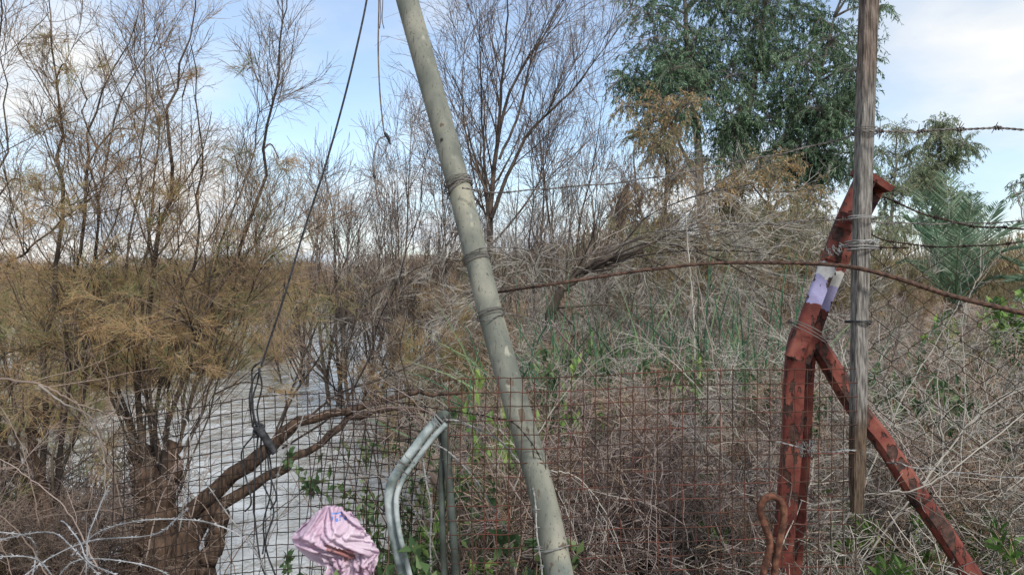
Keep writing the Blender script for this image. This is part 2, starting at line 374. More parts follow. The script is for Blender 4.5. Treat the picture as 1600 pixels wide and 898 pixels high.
ys = np.unique(np.concatenate([np.linspace(-40, -2, 8), np.linspace(-2, 16, 150), np.linspace(16, 60, 60), np.linspace(60, 130, 50), np.linspace(130, 1500, 40)]))
XX, YY = np.meshgrid(xs, ys); ZZ = ground_z(XX, YY)
gb = MB(); nx, ny = len(xs), len(ys)
ii = (np.arange(ny - 1)[:, None] * nx + np.arange(nx - 1)[None, :]).ravel()
gb.raw(np.stack([XX, YY, ZZ], -1).reshape(-1, 3), np.stack([ii, ii + 1, ii + nx + 1, ii + nx], -1))
M['soil'] = mat('bare_soil', (0.10, 0.07, 0.048), (0.30, 0.24, 0.18), 1.6, rough=0.95, bump=0.6, c3=(0.19, 0.14, 0.10), detail=12)
tag(gb.build('ground', M['soil']), kind='structure')

wm = bpy.data.materials.new('river_water'); wm.use_nodes = True; t = wm.node_tree; b = t.nodes['Principled BSDF']
b.inputs['Base Color'].default_value = (0.50, 0.51, 0.505, 1); b.inputs['Roughness'].default_value = 0.07; b.inputs['IOR'].default_value = 1.5
co = t.nodes.new('ShaderNodeTexCoord'); mp = t.nodes.new('ShaderNodeMapping'); mp.inputs['Scale'].default_value = (1.0, 0.55, 1); t.links.new(co.outputs['Object'], mp.inputs[0])
na = t.nodes.new('ShaderNodeTexNoise'); na.inputs['Scale'].default_value = 2.6; na.inputs['Detail'].default_value = 6; t.links.new(mp.outputs[0], na.inputs[0])
bp = t.nodes.new('ShaderNodeBump'); bp.inputs['Strength'].default_value = 0.8; bp.inputs['Distance'].default_value = 0.2
t.links.new(na.outputs[0], bp.inputs['Height']); t.links.new(bp.outputs[0], b.inputs['Normal'])
nb = t.nodes.new('ShaderNodeTexNoise'); nb.inputs['Scale'].default_value = 1.1; nb.inputs['Detail'].default_value = 9; nb.inputs['Roughness'].default_value = 0.7; t.links.new(mp.outputs[0], nb.inputs[0])
cr = t.nodes.new('ShaderNodeValToRGB'); t.links.new(nb.outputs[0], cr.inputs[0]); e = cr.color_ramp.elements
e[0].position = 0.36; e[0].color = (0.27, 0.26, 0.23, 1); e[1].position = 0.60; e[1].color = (0.54, 0.55, 0.54, 1); t.links.new(cr.outputs[0], b.inputs['Base Color'])  # brown and pale noise paints ripple and reflection contrast into the water colour
wb = MB(); wb.raw([(-700, 3, WATER), (60, 3, WATER), (60, 135, WATER), (-700, 135, WATER)], [[0, 1, 2, 3]])
tag(wb.build('river_water', wm), kind='structure')

# ------------------------------------------------------------------ growing things
def sample(Pn, R, idx, t):
    n = Pn.shape[1] - 1; x = np.clip(t, 0, 0.999) * n; i = x.astype(int); u = (x - i)[:, None]
    a = Pn[idx, i]; b = Pn[idx, i + 1]
    return a * (1 - u) + b * u, unit(b - a), R[idx, i] * (1 - u[:, 0]) + R[idx, i + 1] * u[:, 0]

def walk(pos, d, ln, n, wig, trop, rng, grav=(0, 0, 1)):
    B = len(pos); out = np.empty((B, n, 3)); out[:, 0] = pos; g = np.asarray(grav, float)
    for j in range(1, n):
        d = unit(d + wig * rng.normal(size=(B, 3)) + trop * g)
        pos = pos + d * (ln / (n - 1))[:, None]; out[:, j] = pos
    return out

def grow(Pn, R, n, t0, t1, ln, ang, npt, wig, trop, rmul, rtip, rng, taper=0.6, grav=(0, 0, 1)):
    B = len(Pn); idx = np.repeat(np.arange(B), n); t = rng.uniform(t0, t1, B * n)
    pos, d, r = sample(Pn, R, idx, t)
    a = np.radians(rng.uniform(ang[0], ang[1], B * n))[:, None]
    pe = unit(np.cross(d, rng.normal(size=(B * n, 3)))); d2 = d * np.cos(a) + pe * np.sin(a)
    l = ln * rng.uniform(0.55, 1.25, B * n) * (1 - taper * t)
    Q = walk(pos, d2, l, npt, wig, trop, rng, grav)
    r0 = np.maximum(r * rmul, rtip)
    RR = r0[:, None] * (1 - np.linspace(0, 1, npt)[None, :]) + rtip * np.linspace(0, 1, npt)[None, :]
    return Q, RR

def polys(list_px, Y, n=14, r0=0.02, r1=0.004):
    A = np.stack([smooth(trace(p, Y), n) for p in list_px]);
    if np.isscalar(r0): r0 = [r0] * len(A)
    R = np.stack([np.linspace(a, r1, n) for a in r0]); return A, R

# ---- tamarisk prototypes (feathery), bare shrubs, dry bushes
def tamarisk(name, label, rng, nst=8, h=3.6, feather='feather', dens=1.0, spread=35, twig='twig_dark', fr=0.0016, tr=0.002, cat='shrub', r0=0.03):
    root = thing(name, label, cat)
    base = rng.normal(size=(nst, 3)) * 0.16; base[:, 2] = -0.25
    az = rng.uniform(0, 2 * math.pi, nst); el = np.radians(90 - rng.uniform(4, spread, nst))
    d = np.stack([np.cos(az) * np.cos(el), np.sin(az) * np.cos(el), np.sin(el)], -1)
    S = walk(base, d, h * rng.uniform(0.7, 1.05, nst), 14, 0.09, 0.03, rng)
    RS = np.linspace(1, 0.12, 14)[None] * (r0 * rng.uniform(0.6, 1.2, nst))[:, None]
    A, RA = grow(S, RS, int(11 * dens), 0.15, 0.97, h * 0.33, (22, 50), 7, 0.10, 0.06, 0.5, tr, rng)
    B_, RB = grow(A, RA, int(7 * dens), 0.15, 1, h * 0.15, (20, 50), 5, 0.12, 0.04, 0.6, tr * 0.8, rng)
    st = MB(); st.tubes(S, RS, 6); st.tubes(A, RA, 4); st.build('stem', M['bark_stem'], root)
    tw = MB(); tw.tubes(B_, RB, 3); 
    if feather:
        D, RD = grow(B_, RB, int(8 * dens), 0.1, 1, h * 0.075, (20, 55), 4, 0.15, 0.0, 0.6, fr, rng, 0.3)
        tw.build('twig', M[twig], root)
        fo = MB(); fo.tubes(D, RD, 3); fo.build('foliage', M[feather], root)
    else:
        D, RD = grow(B_, RB, int(5 * dens), 0.1, 1, h * 0.10, (15, 45), 4, 0.1, 0.05, 0.6, fr, rng, 0.3)
        tw.tubes(D, RD, 3); tw.build('twig', M[twig], root)
    return root

def dry_bush(name, label, rng, h=1.3, twig='twig_grey', dens=1.0, r=0.0016, spread=70, grav=0.0, cat='shrub', nst=16):
    root = thing(name, label, cat)
    base = rng.normal(size=(nst, 3)) * 0.12; base[:, 2] = -0.08
    az = rng.uniform(0, 2 * math.pi, nst); el = np.radians(90 - rng.uniform(5, spread, nst))
    d = np.stack([np.cos(az) * np.cos(el), np.sin(az) * np.cos(el), np.sin(el)], -1)
    S = walk(base, d, h * rng.uniform(0.7, 1.15, nst), 9, 0.13, grav, rng)
    RS = np.linspace(1, 0.3, 9)[None] * (0.006 * rng.uniform(0.6, 1.2, nst))[:, None]
    A, RA = grow(S, RS, int(9 * dens), 0.1, 0.98, h * 0.45, (25, 75), 6, 0.2, grav, 0.6, r * 1.2, rng)
    B_, RB = grow(A, RA, int(7 * dens), 0.1, 1, h * 0.22, (25, 80), 5, 0.3, grav, 0.7, r, rng)
    D, RD = grow(B_, RB, int(4 * dens), 0.1, 1, h * 0.10, (25, 80), 3, 0.3, 0, 0.8, r * 0.75, rng)
    tw = MB(); tw.tubes(S, RS, 4); tw.tubes(A, RA, 3); tw.tubes(B_, RB, 3); tw.build('stem', M[twig], root)
    t2 = MB(); t2.tubes(D, RD, 3); t2.build('twig', M[twig], root)
    return root

used = set()
def put(proto, px, top, Y, h, label, group=None, rz=None, sx=1.0, rng=random, lean=0.0):
    """stand a plant of model height h at pixel column px, its top at pixel row top"""
    X = (px - 800) / F * Y; z = float(ground_z(X, Y)); need = 1.6 + (449 - top) / F * Y - z
    s = need / h; rz = rng.uniform(0, 6.28) if rz is None else rz
    if proto.name not in used:
        used.add(proto.name); o = proto; o.location = (X, Y, z); o.rotation_euler = (lean, 0, rz); o.scale = (s * sx, s * sx, s)
        o['label'] = label
        if group: o['group'] = group
    else:
        o = dup(proto, (X, Y, z), rz, s * sx, label, group, sz=s); o.rotation_euler = (lean, 0, rz)
    return o

random.seed(5)
R = lambda s: np.random.default_rng(s)

# ================================================================== far bank
rng = R(1)
def far_wood(name, x0, x1, Y0, Y1, n, hmin, hmax, m, w=0.05, ln=(0.5, 1.4)):
    b = MB(); K = 90
    cx = rng.uniform(x0, x1, K); cy = rng.uniform(Y0, Y1, K); hh = rng.uniform(hmin, hmax, K)
    i = rng.integers(0, K, n); r = (x1 - x0) / K * 2.2
    ph = rng.uniform(0, 1, n) ** 0.8
    p = np.stack([cx[i] + rng.normal(size=n) * r * (1 - 0.55 * ph), cy[i] + rng.normal(size=n) * 1.5, 0 * ph], -1)
    p[:, 2] = ground_z(p[:, 0], p[:, 1]) - 0.2 + ph * hh[i]
    d = rng.normal(size=(n, 3)) * [0.35, 0.35, 0.3] + [0, 0, 1]
    b.leaves(p, d, rng.uniform(*ln, n), w, rng)
    o = b.build(name, m, flat=True); return tag(o, kind='stuff')
M['far_brown'] = leafmat('far_bank_twigs', (0.20, 0.15, 0.11), (0.29, 0.205, 0.15), (0.33, 0.24, 0.14), 0.12, 0.35)
M['far_green'] = leafmat('far_field_bushes', (0.13, 0.15, 0.08), (0.22, 0.20, 0.12), (0.30, 0.22, 0.12), 0.15, 0.4)
o = far_wood('far_bank_wood', -105, 12, 113, 124, 90000, 3.6, 6.8, M['far_brown'], 0.10, (0.7, 1.8)); tag(o, 'brown leafless wood along the far bank of the river', 'wood')
o = far_wood('field_scrub', -3, 62, 52, 66, 70000, 2.0, 5.0, M['far_green'], 0.07, (0.4, 1.1)); tag(o, 'hazy brown and olive scrub far behind the eucalyptus', 'scrub')

# ================================================================== tamarisks in the water, mid distance
gA = 'feathery tamarisks standing in the river'
t1 = tamarisk('tamarisk_bush', 'x', R(11), 11, 3.0, 'feather', 1.15, 55, 'twig_brown', 0.0026, 0.003)
t2 = tamarisk('tamarisk_bush', 'x', R(12), 10, 3.0, 'feather_red', 1.1, 50, 'twig_brown', 0.0026, 0.003)
b1 = tamarisk('bare_shrub', 'x', R(13), 7, 3.2, None, 0.95, 30, 'twig_dark', 0.0022, 0.003, r0=0.028)
b2 = tamarisk('bare_shrub', 'x', R(14), 6, 3.2, None, 0.95, 24, 'twig_dark', 0.0022, 0.003, r0=0.028)
for px, top, Y, pr, sx, lab in [
    (330, 405, 24, t1, 1.0, 'orange and olive feathery tamarisk in the river right of the tall left stems'),
    (235, 425, 21, t2, 1.0, 'low brown feathery tamarisk in the river behind the thick trunk'),
    (150, 405, 20, t1, 1.0, 'olive feathery tamarisk in the river behind the tall left stems'),
    (50, 410, 15, t1, 1.0, 'olive feathery tamarisk in the river nearest the left edge'),
    (-50, 390, 12, t2, 1.0, 'brown feathery tamarisk cut by the left edge of the photo'),
    (410, 418, 28, t1, 0.9, 'small olive feathery tamarisk in the river behind the black rope'),
    ]:
    put(pr, px, top, Y, 3.0, lab, gA, sx=sx)
gB = 'distant tamarisks along the river'
ORD = ['first', 'second', 'third', 'fourth', 'fifth', 'sixth', 'seventh', 'eighth', 'ninth', 'tenth', 'eleventh', 'twelfth', 'thirteenth', 'fourteenth', 'fifteenth', 'sixteenth', 'seventeenth', 'eighteenth', 'nineteenth', 'twentieth',
       'twenty-first', 'twenty-second', 'twenty-third', 'twenty-fourth', 'twenty-fifth', 'twenty-sixth']
for i in range(14):
    Y = random.uniform(50, 90); px = -30 + i * 56 + random.uniform(-20, 20)
    put([t1, t2][i % 2], px, random.uniform(408, 430), Y, 3.0, 'distant brown tamarisk at the far side of the river, %s from the left' % ORD[i], gB, sx=1.5)
# bare shrubs right of the rope
gC = 'leafless shrubs at the edge of the water'
for px, top, Y, pr, sx, lab in [
    (530, 262, 17, b1, 0.8, 'tall leafless shrub in the water right of the black rope'),
    (590, 300, 18, b2, 0.75, 'leafless shrub below the dangling cord'),
    (655, 240, 15, b2, 0.6, 'slim leafless shrub just left of the leaning pole'),
    (470, 310, 21, b2, 0.8, 'pale leafless shrub behind the black rope'),
    (690, 290, 18, b1, 0.7, 'leafless shrub half hidden by the leaning pole'),
    (830, 230, 13, b1, 0.75, 'leafless shrub right of the forked bare tree'),
    (885, 190, 14, b2, 0.65, 'tall slim leafless shrub left of the big eucalyptus'),
    (935, 260, 13, b1, 0.75, 'leafless shrub beside the orange-leaved tree'),
    (990, 300, 15, b2, 0.8, 'leafless shrub in front of the orange-leaved tree'),
    (760, 330, 14, b1, 0.8, 'leafless shrub behind the forked bare tree'),
    ]:
    put(pr, px, top, Y, 2.7, lab, gC, sx=sx)
gD = 'orange-brown tamarisks on the bank behind the leaning pole'
for px, top, Y, pr, sx, lab in [
    (635, 455, 12, t2, 0.7, 'low brown tamarisk at the waterline left of the leaning pole'),
    (700, 450, 8.5, t1, 0.7, 'low orange tamarisk at the waterline behind the leaning pole'),
    (760, 440, 9.0, t2, 0.9, 'low brown tamarisk on the bank right of the leaning pole'),
    ]:
    put(pr, px, top, Y, 3.0, lab, gD, sx=sx)

# ================================================================== tall left tamarisks, stems as they stand
def traced_tree(name, label, cat, stems, trunks, Y, base, rng, d1=16, d2=7, d3=7, l1=0.75, l2=0.34, l3=0.17, feather='feather_red', twig='twig_dark', r0=0.022, trop=0.05, k3=0.0011, k2=0.0016, ang=(20, 48), tmat='bark_brown', sprays=(), smat='feather'):
    X0 = P(base[0], base[1], Y); root = thing(name, label, cat, loc=(X0[0], Y, float(ground_z(X0[0], Y))))
    off = np.array(root.location)
    S, RS = polys([s[0] for s in stems], Y, 18, [s[1] for s in stems], 0.0028)
    S[:, :, 1] += rng.normal(size=(len(S), 1)) * 0.25 * np.linspace(0, 1, 18)[None] + 0.03 * rng.normal(size=(len(S), 18))
    S[:, :, 0] += 0.006 * rng.normal(size=(len(S), 18))
    A, RA = grow(S, RS, d1, 0.12, 0.98, l1, ang, 8, 0.09, trop, 0.42, k2 * 1.3, rng, 0.45)
    B_, RB = grow(A, RA, d2, 0.12, 1, l2, (18, 48), 6, 0.11, trop * 0.5, 0.55, k2, rng, 0.4)
    D, RD = grow(B_, RB, d3, 0.1, 1, l3, (18, 55), 4, 0.15, 0.0, 0.6, k3, rng, 0.3)
    if len(sprays):
        lb, sf, sp2 = MB(), MB(), MB(); flat = S.reshape(-1, 3)
        for (px, py, r_) in sprays:
            rr = r_ / F * Y; c = P(px, py, Y) + np.array([0, rng.normal() * 0.25, 0]); cand = flat[(flat[:, 2] < c[2] + 0.05)]
            q0 = cand[np.argmin(np.linalg.norm(cand - c, axis=1))]; md = (q0 + c) / 2 + [0, 0, 0.06]
            lb.path(smooth([q0, md, c], 8), [0.006, 0.003], 5)
            n = int(12 * (r_ / 45) ** 2) + 5; d = unit(rng.normal(size=(n, 3)) * [1, 0.7, 0.7] + [0.25, 0, 0.25]); st = c + rng.normal(size=(n, 3)) * rr * [0.8, 0.9, 0.55]
            Q = walk(st, d, rr * 1.2 * rng.uniform(0.6, 1.3, n), 7, 0.10, -0.05, rng); RQ = np.linspace(0.0017, 0.0008, 7)[None].repeat(n, 0); lb.tubes(Q, RQ, 3)
            G1, GR = grow(Q, RQ, 7, 0.05, 1, rr * 0.55, (18, 50), 5, 0.12, -0.02, 0.7, 0.0008, rng, 0.3); sp2.tubes(G1, GR, 3)
            G2, GR2 = grow(G1, GR, 6, 0.05, 1, 0.10, (15, 45), 4, 0.14, 0, 0.8, 0.0007, rng, 0.3); sf.tubes(G2, GR2, 3)
        lb.build('limb', M['bark_stem'], root, loc=off); sp2.build('spray', M['twig_brown'], root, loc=off); sf.build('feathery_foliage', M[smat], root, loc=off)
    if trunks:
        for tr, ra in trunks:
            tb = MB(); q = smooth(trace(tr, Y), 26); q += 0.012 * rng.normal(size=q.shape); tb.path(q, np.interp(np.linspace(0, 1, 26), np.linspace(0, 1, len(ra)), ra) * rng.uniform(0.86, 1.14, 26), 10); o = tb.build('trunk', M[tmat], root, loc=off)
    st = MB(); st.tubes(S, RS, 7); st.tubes(A, RA, 4); st.build('stem', M['bark_stem'], root, loc=off)
    tw = MB(); tw.tubes(B_, RB, 3); 
    if feather:
        tw.build('twig', M[twig], root, loc=off); fo = MB(); fo.tubes(D, RD, 3); fo.build('foliage', M[feather], root, loc=off)
    else:
        tw.tubes(D, RD, 3); tw.build('twig', M[twig], root, loc=off)
    return root

traced_tree('tamarisk', 'tall thin-stemmed tamarisk at the left edge with three parallel dark stems', 'tree', [
    ([(40, 900), (62, 760), (70, 600), (72, 460), (84, 300), (82, 200), (76, 90), (60, -30)], 0.022),
    ([(50, 900), (80, 760), (88, 600), (90, 440), (104, 290), (102, 190), (126, 100), (170, -10)], 0.018),
    ([(30, 900), (20, 700), (8, 480), (35, 280), (60, 120), (88, -30)], 0.014),
    ([(45, 900), (100, 700), (118, 520), (122, 380), (126, 240), (150, 120), (200, 0)], 0.012),
    ([(40, 900), (20, 640), (-20, 420), (2, 300), (14, 180), (-5, 60)], 0.012),
    ([(60, 900), (110, 640), (150, 470), (200, 330), (260, 230)], 0.009),
    ([(0, 420), (60, 390), (120, 340), (190, 300)], 0.008),
    ], [([(70, 940), (60, 840), (40, 760), (10, 700), (-20, 650)], [0.05, 0.03]), ([(75, 940), (78, 830), (55, 720), (60, 620)], [0.05, 0.02])],
    4.6, (60, 900), R(21), d1=13, d2=7, d3=8, k3=0.0008, sprays=[(60, 460, 60), (25, 520, 60), (110, 500, 55), (165, 450, 45), (40, 590, 50), (100, 720, 32), (110, 600, 36), (130, 400, 40), (20, 430, 40), (60, 330, 22), (110, 300, 18), (20, 280, 20), (80, 60, 14), (130, 120, 14), (50, 180, 16), (150, 340, 20)])
traced_tree('tamarisk', 'tamarisk with a thick brown trunk and fanned dark stems behind the wire mesh', 'tree', [
    ([(255, 800), (222, 660), (240, 500), (262, 390), (287, 280), (294, 180), (320, 100), (346, -10)], 0.022),
    ([(260, 800), (250, 640), (280, 500), (318, 400), (328, 300), (332, 200), (328, 90)], 0.014),
    ([(265, 800), (270, 650), (330, 500), (380, 400), (424, 300), (432, 220), (452, 150), (462, 60), (472, 20)], 0.017),
    ([(250, 800), (200, 640), (158, 450), (164, 320), (158, 220), (150, 140)], 0.014),
    ([(250, 800), (215, 600), (205, 440), (214, 300), (214, 200), (190, 60)], 0.013),
    ([(258, 790), (235, 560), (215, 430), (250, 280), (268, 150), (268, 10)], 0.010),
    ([(262, 790), (290, 600), (310, 470), (350, 330), (385, 200), (382, 110)], 0.010),
    ([(262, 790), (300, 600), (345, 480), (400, 395), (440, 350)], 0.009),
    ([(255, 790), (190, 640), (130, 560), (60, 540), (0, 560)], 0.012),
    ([(255, 790), (180, 620), (90, 590), (30, 600)], 0.010),
    ] + [([(255 + dx0, 800), (255 + dx0 * 2 + (xt - 255) * 0.25, 640), (255 + (xt - 255) * 0.6, 500), (255 + (xt - 255) * 0.85, 400), (xt, yt)], ra) for dx0, xt, yt, ra in
         [(-10, 20, 330, .009), (-6, 120, 330, .007), (0, 230, 120, .009), (4, 355, 260, .008), (8, 395, 300, .008), (12, 420, 380, .006), (12, 470, 470, .006)]]
    , [([(255, 960), (250, 860), (240, 780), (215, 700)], [0.15, 0.13, 0.11, 0.06]),
        ([(300, 960), (290, 860), (300, 800), (380, 730), (450, 670), (540, 640), (640, 620), (720, 610)], [0.14, 0.09, 0.058, 0.048, 0.036, 0.024, 0.016, 0.010]),
        ([(310, 940), (330, 860), (345, 800)], [0.07, 0.05]),
        ([(280, 880), (330, 800), (420, 740), (480, 705), (540, 660), (620, 640), (690, 652)], [0.05, 0.035, 0.026, 0.02, 0.014]),
        ([(200, 960), (215, 860), (262, 760), (268, 700)], [0.11, 0.09, 0.05])],
    4.9, (265, 900), R(22), d1=12, d2=7, d3=8, l2=0.36, k3=0.0008, sprays=[(330, 440, 52), (375, 430, 55), (300, 500, 55), (425, 480, 42), (365, 520, 48), (230, 460, 48), (270, 430, 45), (432, 606, 14), (172, 585, 28), (205, 520, 45), (410, 430, 40), (310, 560, 40), (205, 175, 13), (212, 205, 12), (340, 240, 16), (300, 330, 18), (265, 90, 12), (335, 70, 12), (440, 250, 14), (150, 250, 14), (390, 350, 18), (250, 350, 22), (210, 295, 16), (180, 370, 22), (240, 560, 34)])
traced_tree('tamarisk', 'dead-looking tamarisk branch rising to the right from the water beside the mesh', 'tree', [
    ([(430, 690), (450, 620), (480, 540), (510, 470), (535, 410), (560, 350), (590, 300)], 0.012),
    ([(430, 690), (470, 600), (560, 480), (620, 440), (660, 415), (738, 405)], 0.011),
    ([(430, 700), (520, 620), (600, 590), (660, 560), (700, 530)], 0.014),
    ([(440, 700), (530, 640), (580, 560), (600, 500), (640, 420), (665, 330), (680, 240)], 0.011),
    ], None, 7.2, (440, 760), R(23), d1=12, d2=6, d3=5, l1=0.8, feather=None, twig='twig_grey')
traced_tree('tamarisk', 'thin leafless tamarisk leaning over the water just left of the bent tube', 'tree', [
    ([(600, 800), (585, 720), (560, 640), (540, 560), (560, 470), (600, 400)], 0.008),
    ([(600, 800), (620, 700), (640, 620), (625, 540), (650, 460)], 0.008),
    ([(600, 800), (560, 740), (520, 690), (490, 640)], 0.006),
    ([(600, 800), (640, 740), (690, 690), (720, 640)], 0.006),
    ], None, 6.4, (600, 850), R(25), d1=9, d2=5, d3=4, l1=0.6, l2=0.3, l3=0.14, feather=None, twig='twig_dark')
# forked bare tree behind the pole
traced_tree('bare_tree', 'tall forked leafless tree with upswept dark limbs behind the leaning pole', 'tree', [
    ([(766, 640), (765, 400), (768, 300), (778, 210), (800, 130), (845, 55), (890, -10)], 0.055),
    ([(766, 420), (758, 280), (752, 150), (748, -30)], 0.03),
    ([(768, 340), (795, 270), (830, 205), (880, 160), (915, 120), (960, 60)], 0.032),
    ([(776, 230), (786, 120), (795, 0), (800, -60)], 0.026),
    ([(780, 250), (810, 180), (830, 100), (870, 20), (900, -30)], 0.022),
    ([(760, 300), (735, 240), (722, 150), (728, 40)], 0.018),
    ([(770, 380), (820, 320), (850, 260), (860, 180), (880, 100)], 0.018),
    ([(762, 400), (742, 330), (715, 270), (700, 200)], 0.015),
    ], None, 11, (766, 640), R(24), d1=17, d2=6, d3=5, l1=1.6, l2=0.75, l3=0.35, feather=None, twig='twig_dark', k3=0.0018, k2=0.003, ang=(16, 38), trop=0.07)

# ================================================================== leafy trees (eucalyptus and others)
def leafy(name, label, Y, base, trunks, clumps, m, rng, leaf=(0.17, 0.03), per=36, strand=0.75, nl=22, bark=(0.30, 0.27, 0.23), rt=0.16, mats=None, hang=1.0, cat='tree', split=None):
    X0 = P(base, 449, Y)[0]; z0 = float(ground_z(X0, Y)); root = thing(name, label, cat, loc=(X0, Y, z0)); off = np.array([X0, Y, z0])
    tb = MB(); tips = []
    for tr, r_ in trunks:
        q = smooth(trace(tr, Y), 20); q[:, 1] += np.cumsum(rng.normal(size=20)) * 0.06 * Y / 24
        tb.path(q, np.linspace(r_, r_ * 0.3, 20), 8); tips.append(q)
    allp = np.vstack(tips)
    bk = mat(name + '_bark', tuple(c * 0.5 for c in bark), bark, 5, stretch=(1, 1, 0.3), bump=0.3)
    lim = MB(); fo = MB(); cs = []
    for (px, py, r) in clumps:
        rr = r / F * Y; c = P(px, py, Y) + np.array([0, rng.normal() * rr * 1.2, 0]); cs.append((c, rr))
        cand = allp[allp[:, 2] < c[2] - 0.2 * rr]
        if len(cand) == 0: cand = allp
        q = cand[np.argmin(np.linalg.norm(cand - c, axis=1) + 0.3 * rng.uniform(0, 1, len(cand)))]
        md = (q + c) / 2 + np.array([0, 0, 0.12 * np.linalg.norm(c - q)])
        lim.path(smooth([q, md, c], 8), np.linspace(rt * 0.28, rt * 0.08, 8), 5)
        # strands of hanging leaves
        n = per
        u = rng.normal(size=(n, 3)); u = unit(u) * rng.uniform(0.25, 1, (n, 1)) ** 0.5
        st = c + u * [rr, rr, rr * 0.85] + [0, 0, 0.15 * rr]
        d = unit(u + [0, 0, 0.1]) ; Q = walk(st - d * 0.1, d, strand * rng.uniform(0.5, 1.3, n), 6, 0.15, -0.28 * hang, rng)
        lim.tubes(Q, np.full((n, 6), 0.006 * Y / 24), 3)
        # twigs that carry strands
        tq = np.stack([np.broadcast_to(c, (n, 3)), (c + st) / 2 + [0, 0, 0.1 * rr], st], 1); lim.tubes(tq, np.full((n, 3), 0.007 * Y / 24), 3)
        idx = np.repeat(np.arange(n), nl); pos, dd, _ = sample(Q, np.ones((n, 6)), idx, rng.uniform(0, 1, n * nl))
        ld = dd * 0.5 + rng.normal(size=dd.shape) * 0.55 + np.array([0, 0, -0.75 * hang])
        fo.leaves(pos, ld, leaf[0] * rng.uniform(0.6, 1.3, n * nl), leaf[1], rng)
    tb.build('trunk', bk, root, loc=off); lim.build('limb', bk, root, loc=off); fo.build('crown', m, root, loc=off, flat=True)
    return root

rng = R(31)
cl = []
for (cx, cy, w, h, n, rr) in [(1085, 40, 85, 85, 18, 36), (1180, 40, 90, 80, 16, 38), (1150, 140, 100, 60, 17, 32), (1255, 110, 70, 80, 14, 32), (1295, 30, 50, 60, 8, 30),
                          (1215, 215, 95, 45, 17, 28), (1130, 215, 50, 40, 8, 26), (1290, 200, 45, 50, 8, 26), (1015, 150, 35, 40, 6, 22), (1060, 120, 50, 50, 7, 28), (1255, 265, 60, 25, 8, 20), (1300, 275, 25, 30, 5, 20), (1318, 130, 20, 60, 4, 22), (1372, 5, 12, 16, 2, 18), (1140, -60, 160, 30, 10, 40)]:
    for _ in range(int(n * 0.88)):
        cl.append((cx + rng.uniform(-w, w), cy + rng.uniform(-h, h), rr * rng.uniform(0.6, 1.1)))
leafy('eucalyptus', 'large dark green eucalyptus with drooping leaves left of the wooden post', 24, 1130,
      [([(1120, 560), (1110, 420), (1096, 300), (1090, 200), (1075, 90), (1070, 0)], 0.20), ([(1112, 430), (1150, 300), (1170, 180), (1190, 60), (1200, -40)], 0.16),
       ([(1150, 300), (1220, 220), (1270, 130), (1300, 30)], 0.10), ([(1096, 300), (1060, 210), (1030, 140)], 0.07), ([(1180, 270), (1260, 240), (1330, 160)], 0.07)], cl, M['euc'], rng, per=32, nl=25, leaf=(0.15, 0.03), bark=(0.22, 0.20, 0.17))
rng = R(32)
cl = []
for (cx, cy, w, h, n, rr) in [(1040, 230, 28, 55, 9, 26), (1010, 200, 35, 50, 6, 20), (985, 300, 25, 55, 6, 20), (1010, 380, 45, 40, 7, 24)]:
    for _ in range(n): cl.append((cx + rng.uniform(-w, w), cy + rng.uniform(-h, h), rr * rng.uniform(0.6, 1.1)))
leafy('dry_leaved_tree', 'slender tree with orange-brown dry leaves left of the eucalyptus', 18, 1030,
      [([(1040, 560), (1035, 420), (1040, 300), (1045, 180)], 0.08), ([(1037, 430), (1000, 330), (990, 240)], 0.05)], cl, M['orange'], rng, leaf=(0.12, 0.02), per=24, nl=20, strand=0.5, bark=(0.2, 0.17, 0.14), rt=0.1)
cl = []
for (cx, cy, w, h, n, rr) in [(1120, 320, 40, 50, 11, 26), (1190, 310, 50, 50, 14, 28), (1160, 390, 80, 45, 18, 28), (1260, 345, 50, 50, 13, 26), (1090, 420, 60, 40, 10, 26), (1230, 430, 60, 30, 8, 24)]:
    for _ in range(n): cl.append((cx + rng.uniform(-w, w), cy + rng.uniform(-h, h), rr * rng.uniform(0.6, 1.1)))
leafy('dry_leaved_tree', 'broad low tree with orange and olive dry leaves below the eucalyptus', 17, 1170,
      [([(1170, 560), (1165, 450), (1130, 330)], 0.07), ([(1170, 500), (1200, 400), (1200, 300)], 0.07), ([(1180, 480), (1250, 400), (1280, 340)], 0.05)], cl, M['orange'], rng, leaf=(0.11, 0.018), per=24, nl=18, strand=0.45, bark=(0.2, 0.17, 0.14), rt=0.1)
rng = R(33)
cl = [(px + rng.uniform(-6, 6), py + rng.uniform(-8, 8), r) for px, py, r in [(1475, 195, 12), (1462, 225, 18), (1490, 235, 15), (1445, 260, 18), (1480, 270, 20), (1500, 255, 14), (1455, 300, 20), (1490, 310, 18), (1430, 310, 14), (1470, 340, 20), (1440, 350, 16), (1500, 345, 14), (1425, 280, 10)]]
leafy('slender_tree', 'pale olive tree with a pointed top far behind the palm', 42, 1465, [([(1465, 500), (1462, 380), (1468, 280), (1474, 200)], 0.12), ([(1464, 400), (1440, 330), (1430, 290)], 0.07)], cl, M['olive'], rng, leaf=(0.26, 0.045), per=55, nl=24, strand=1.0, rt=0.12)
cl = [(px + rng.uniform(-6, 6), py + rng.uniform(-8, 8), r) for px, py, r in [(1395, 205, 12), (1385, 240, 16), (1410, 235, 12), (1395, 275, 18), (1380, 310, 16), (1410, 305, 14), (1395, 345, 18), (1370, 360, 16), (1365, 280, 10), (1412, 365, 14)]]
leafy('slender_tree', 'thin sparse pale tree just right of the wooden post', 40, 1395, [([(1395, 500), (1390, 380), (1396, 280), (1398, 205)], 0.11)], cl, M['olive'], rng, leaf=(0.24, 0.04), per=36, nl=20, strand=0.9, rt=0.1)
cl = [(px + rng.uniform(-6, 6), py + rng.uniform(-8, 8), r) for px, py, r in [(1622, 275, 14), (1630, 300, 18), (1628, 340, 22)]]
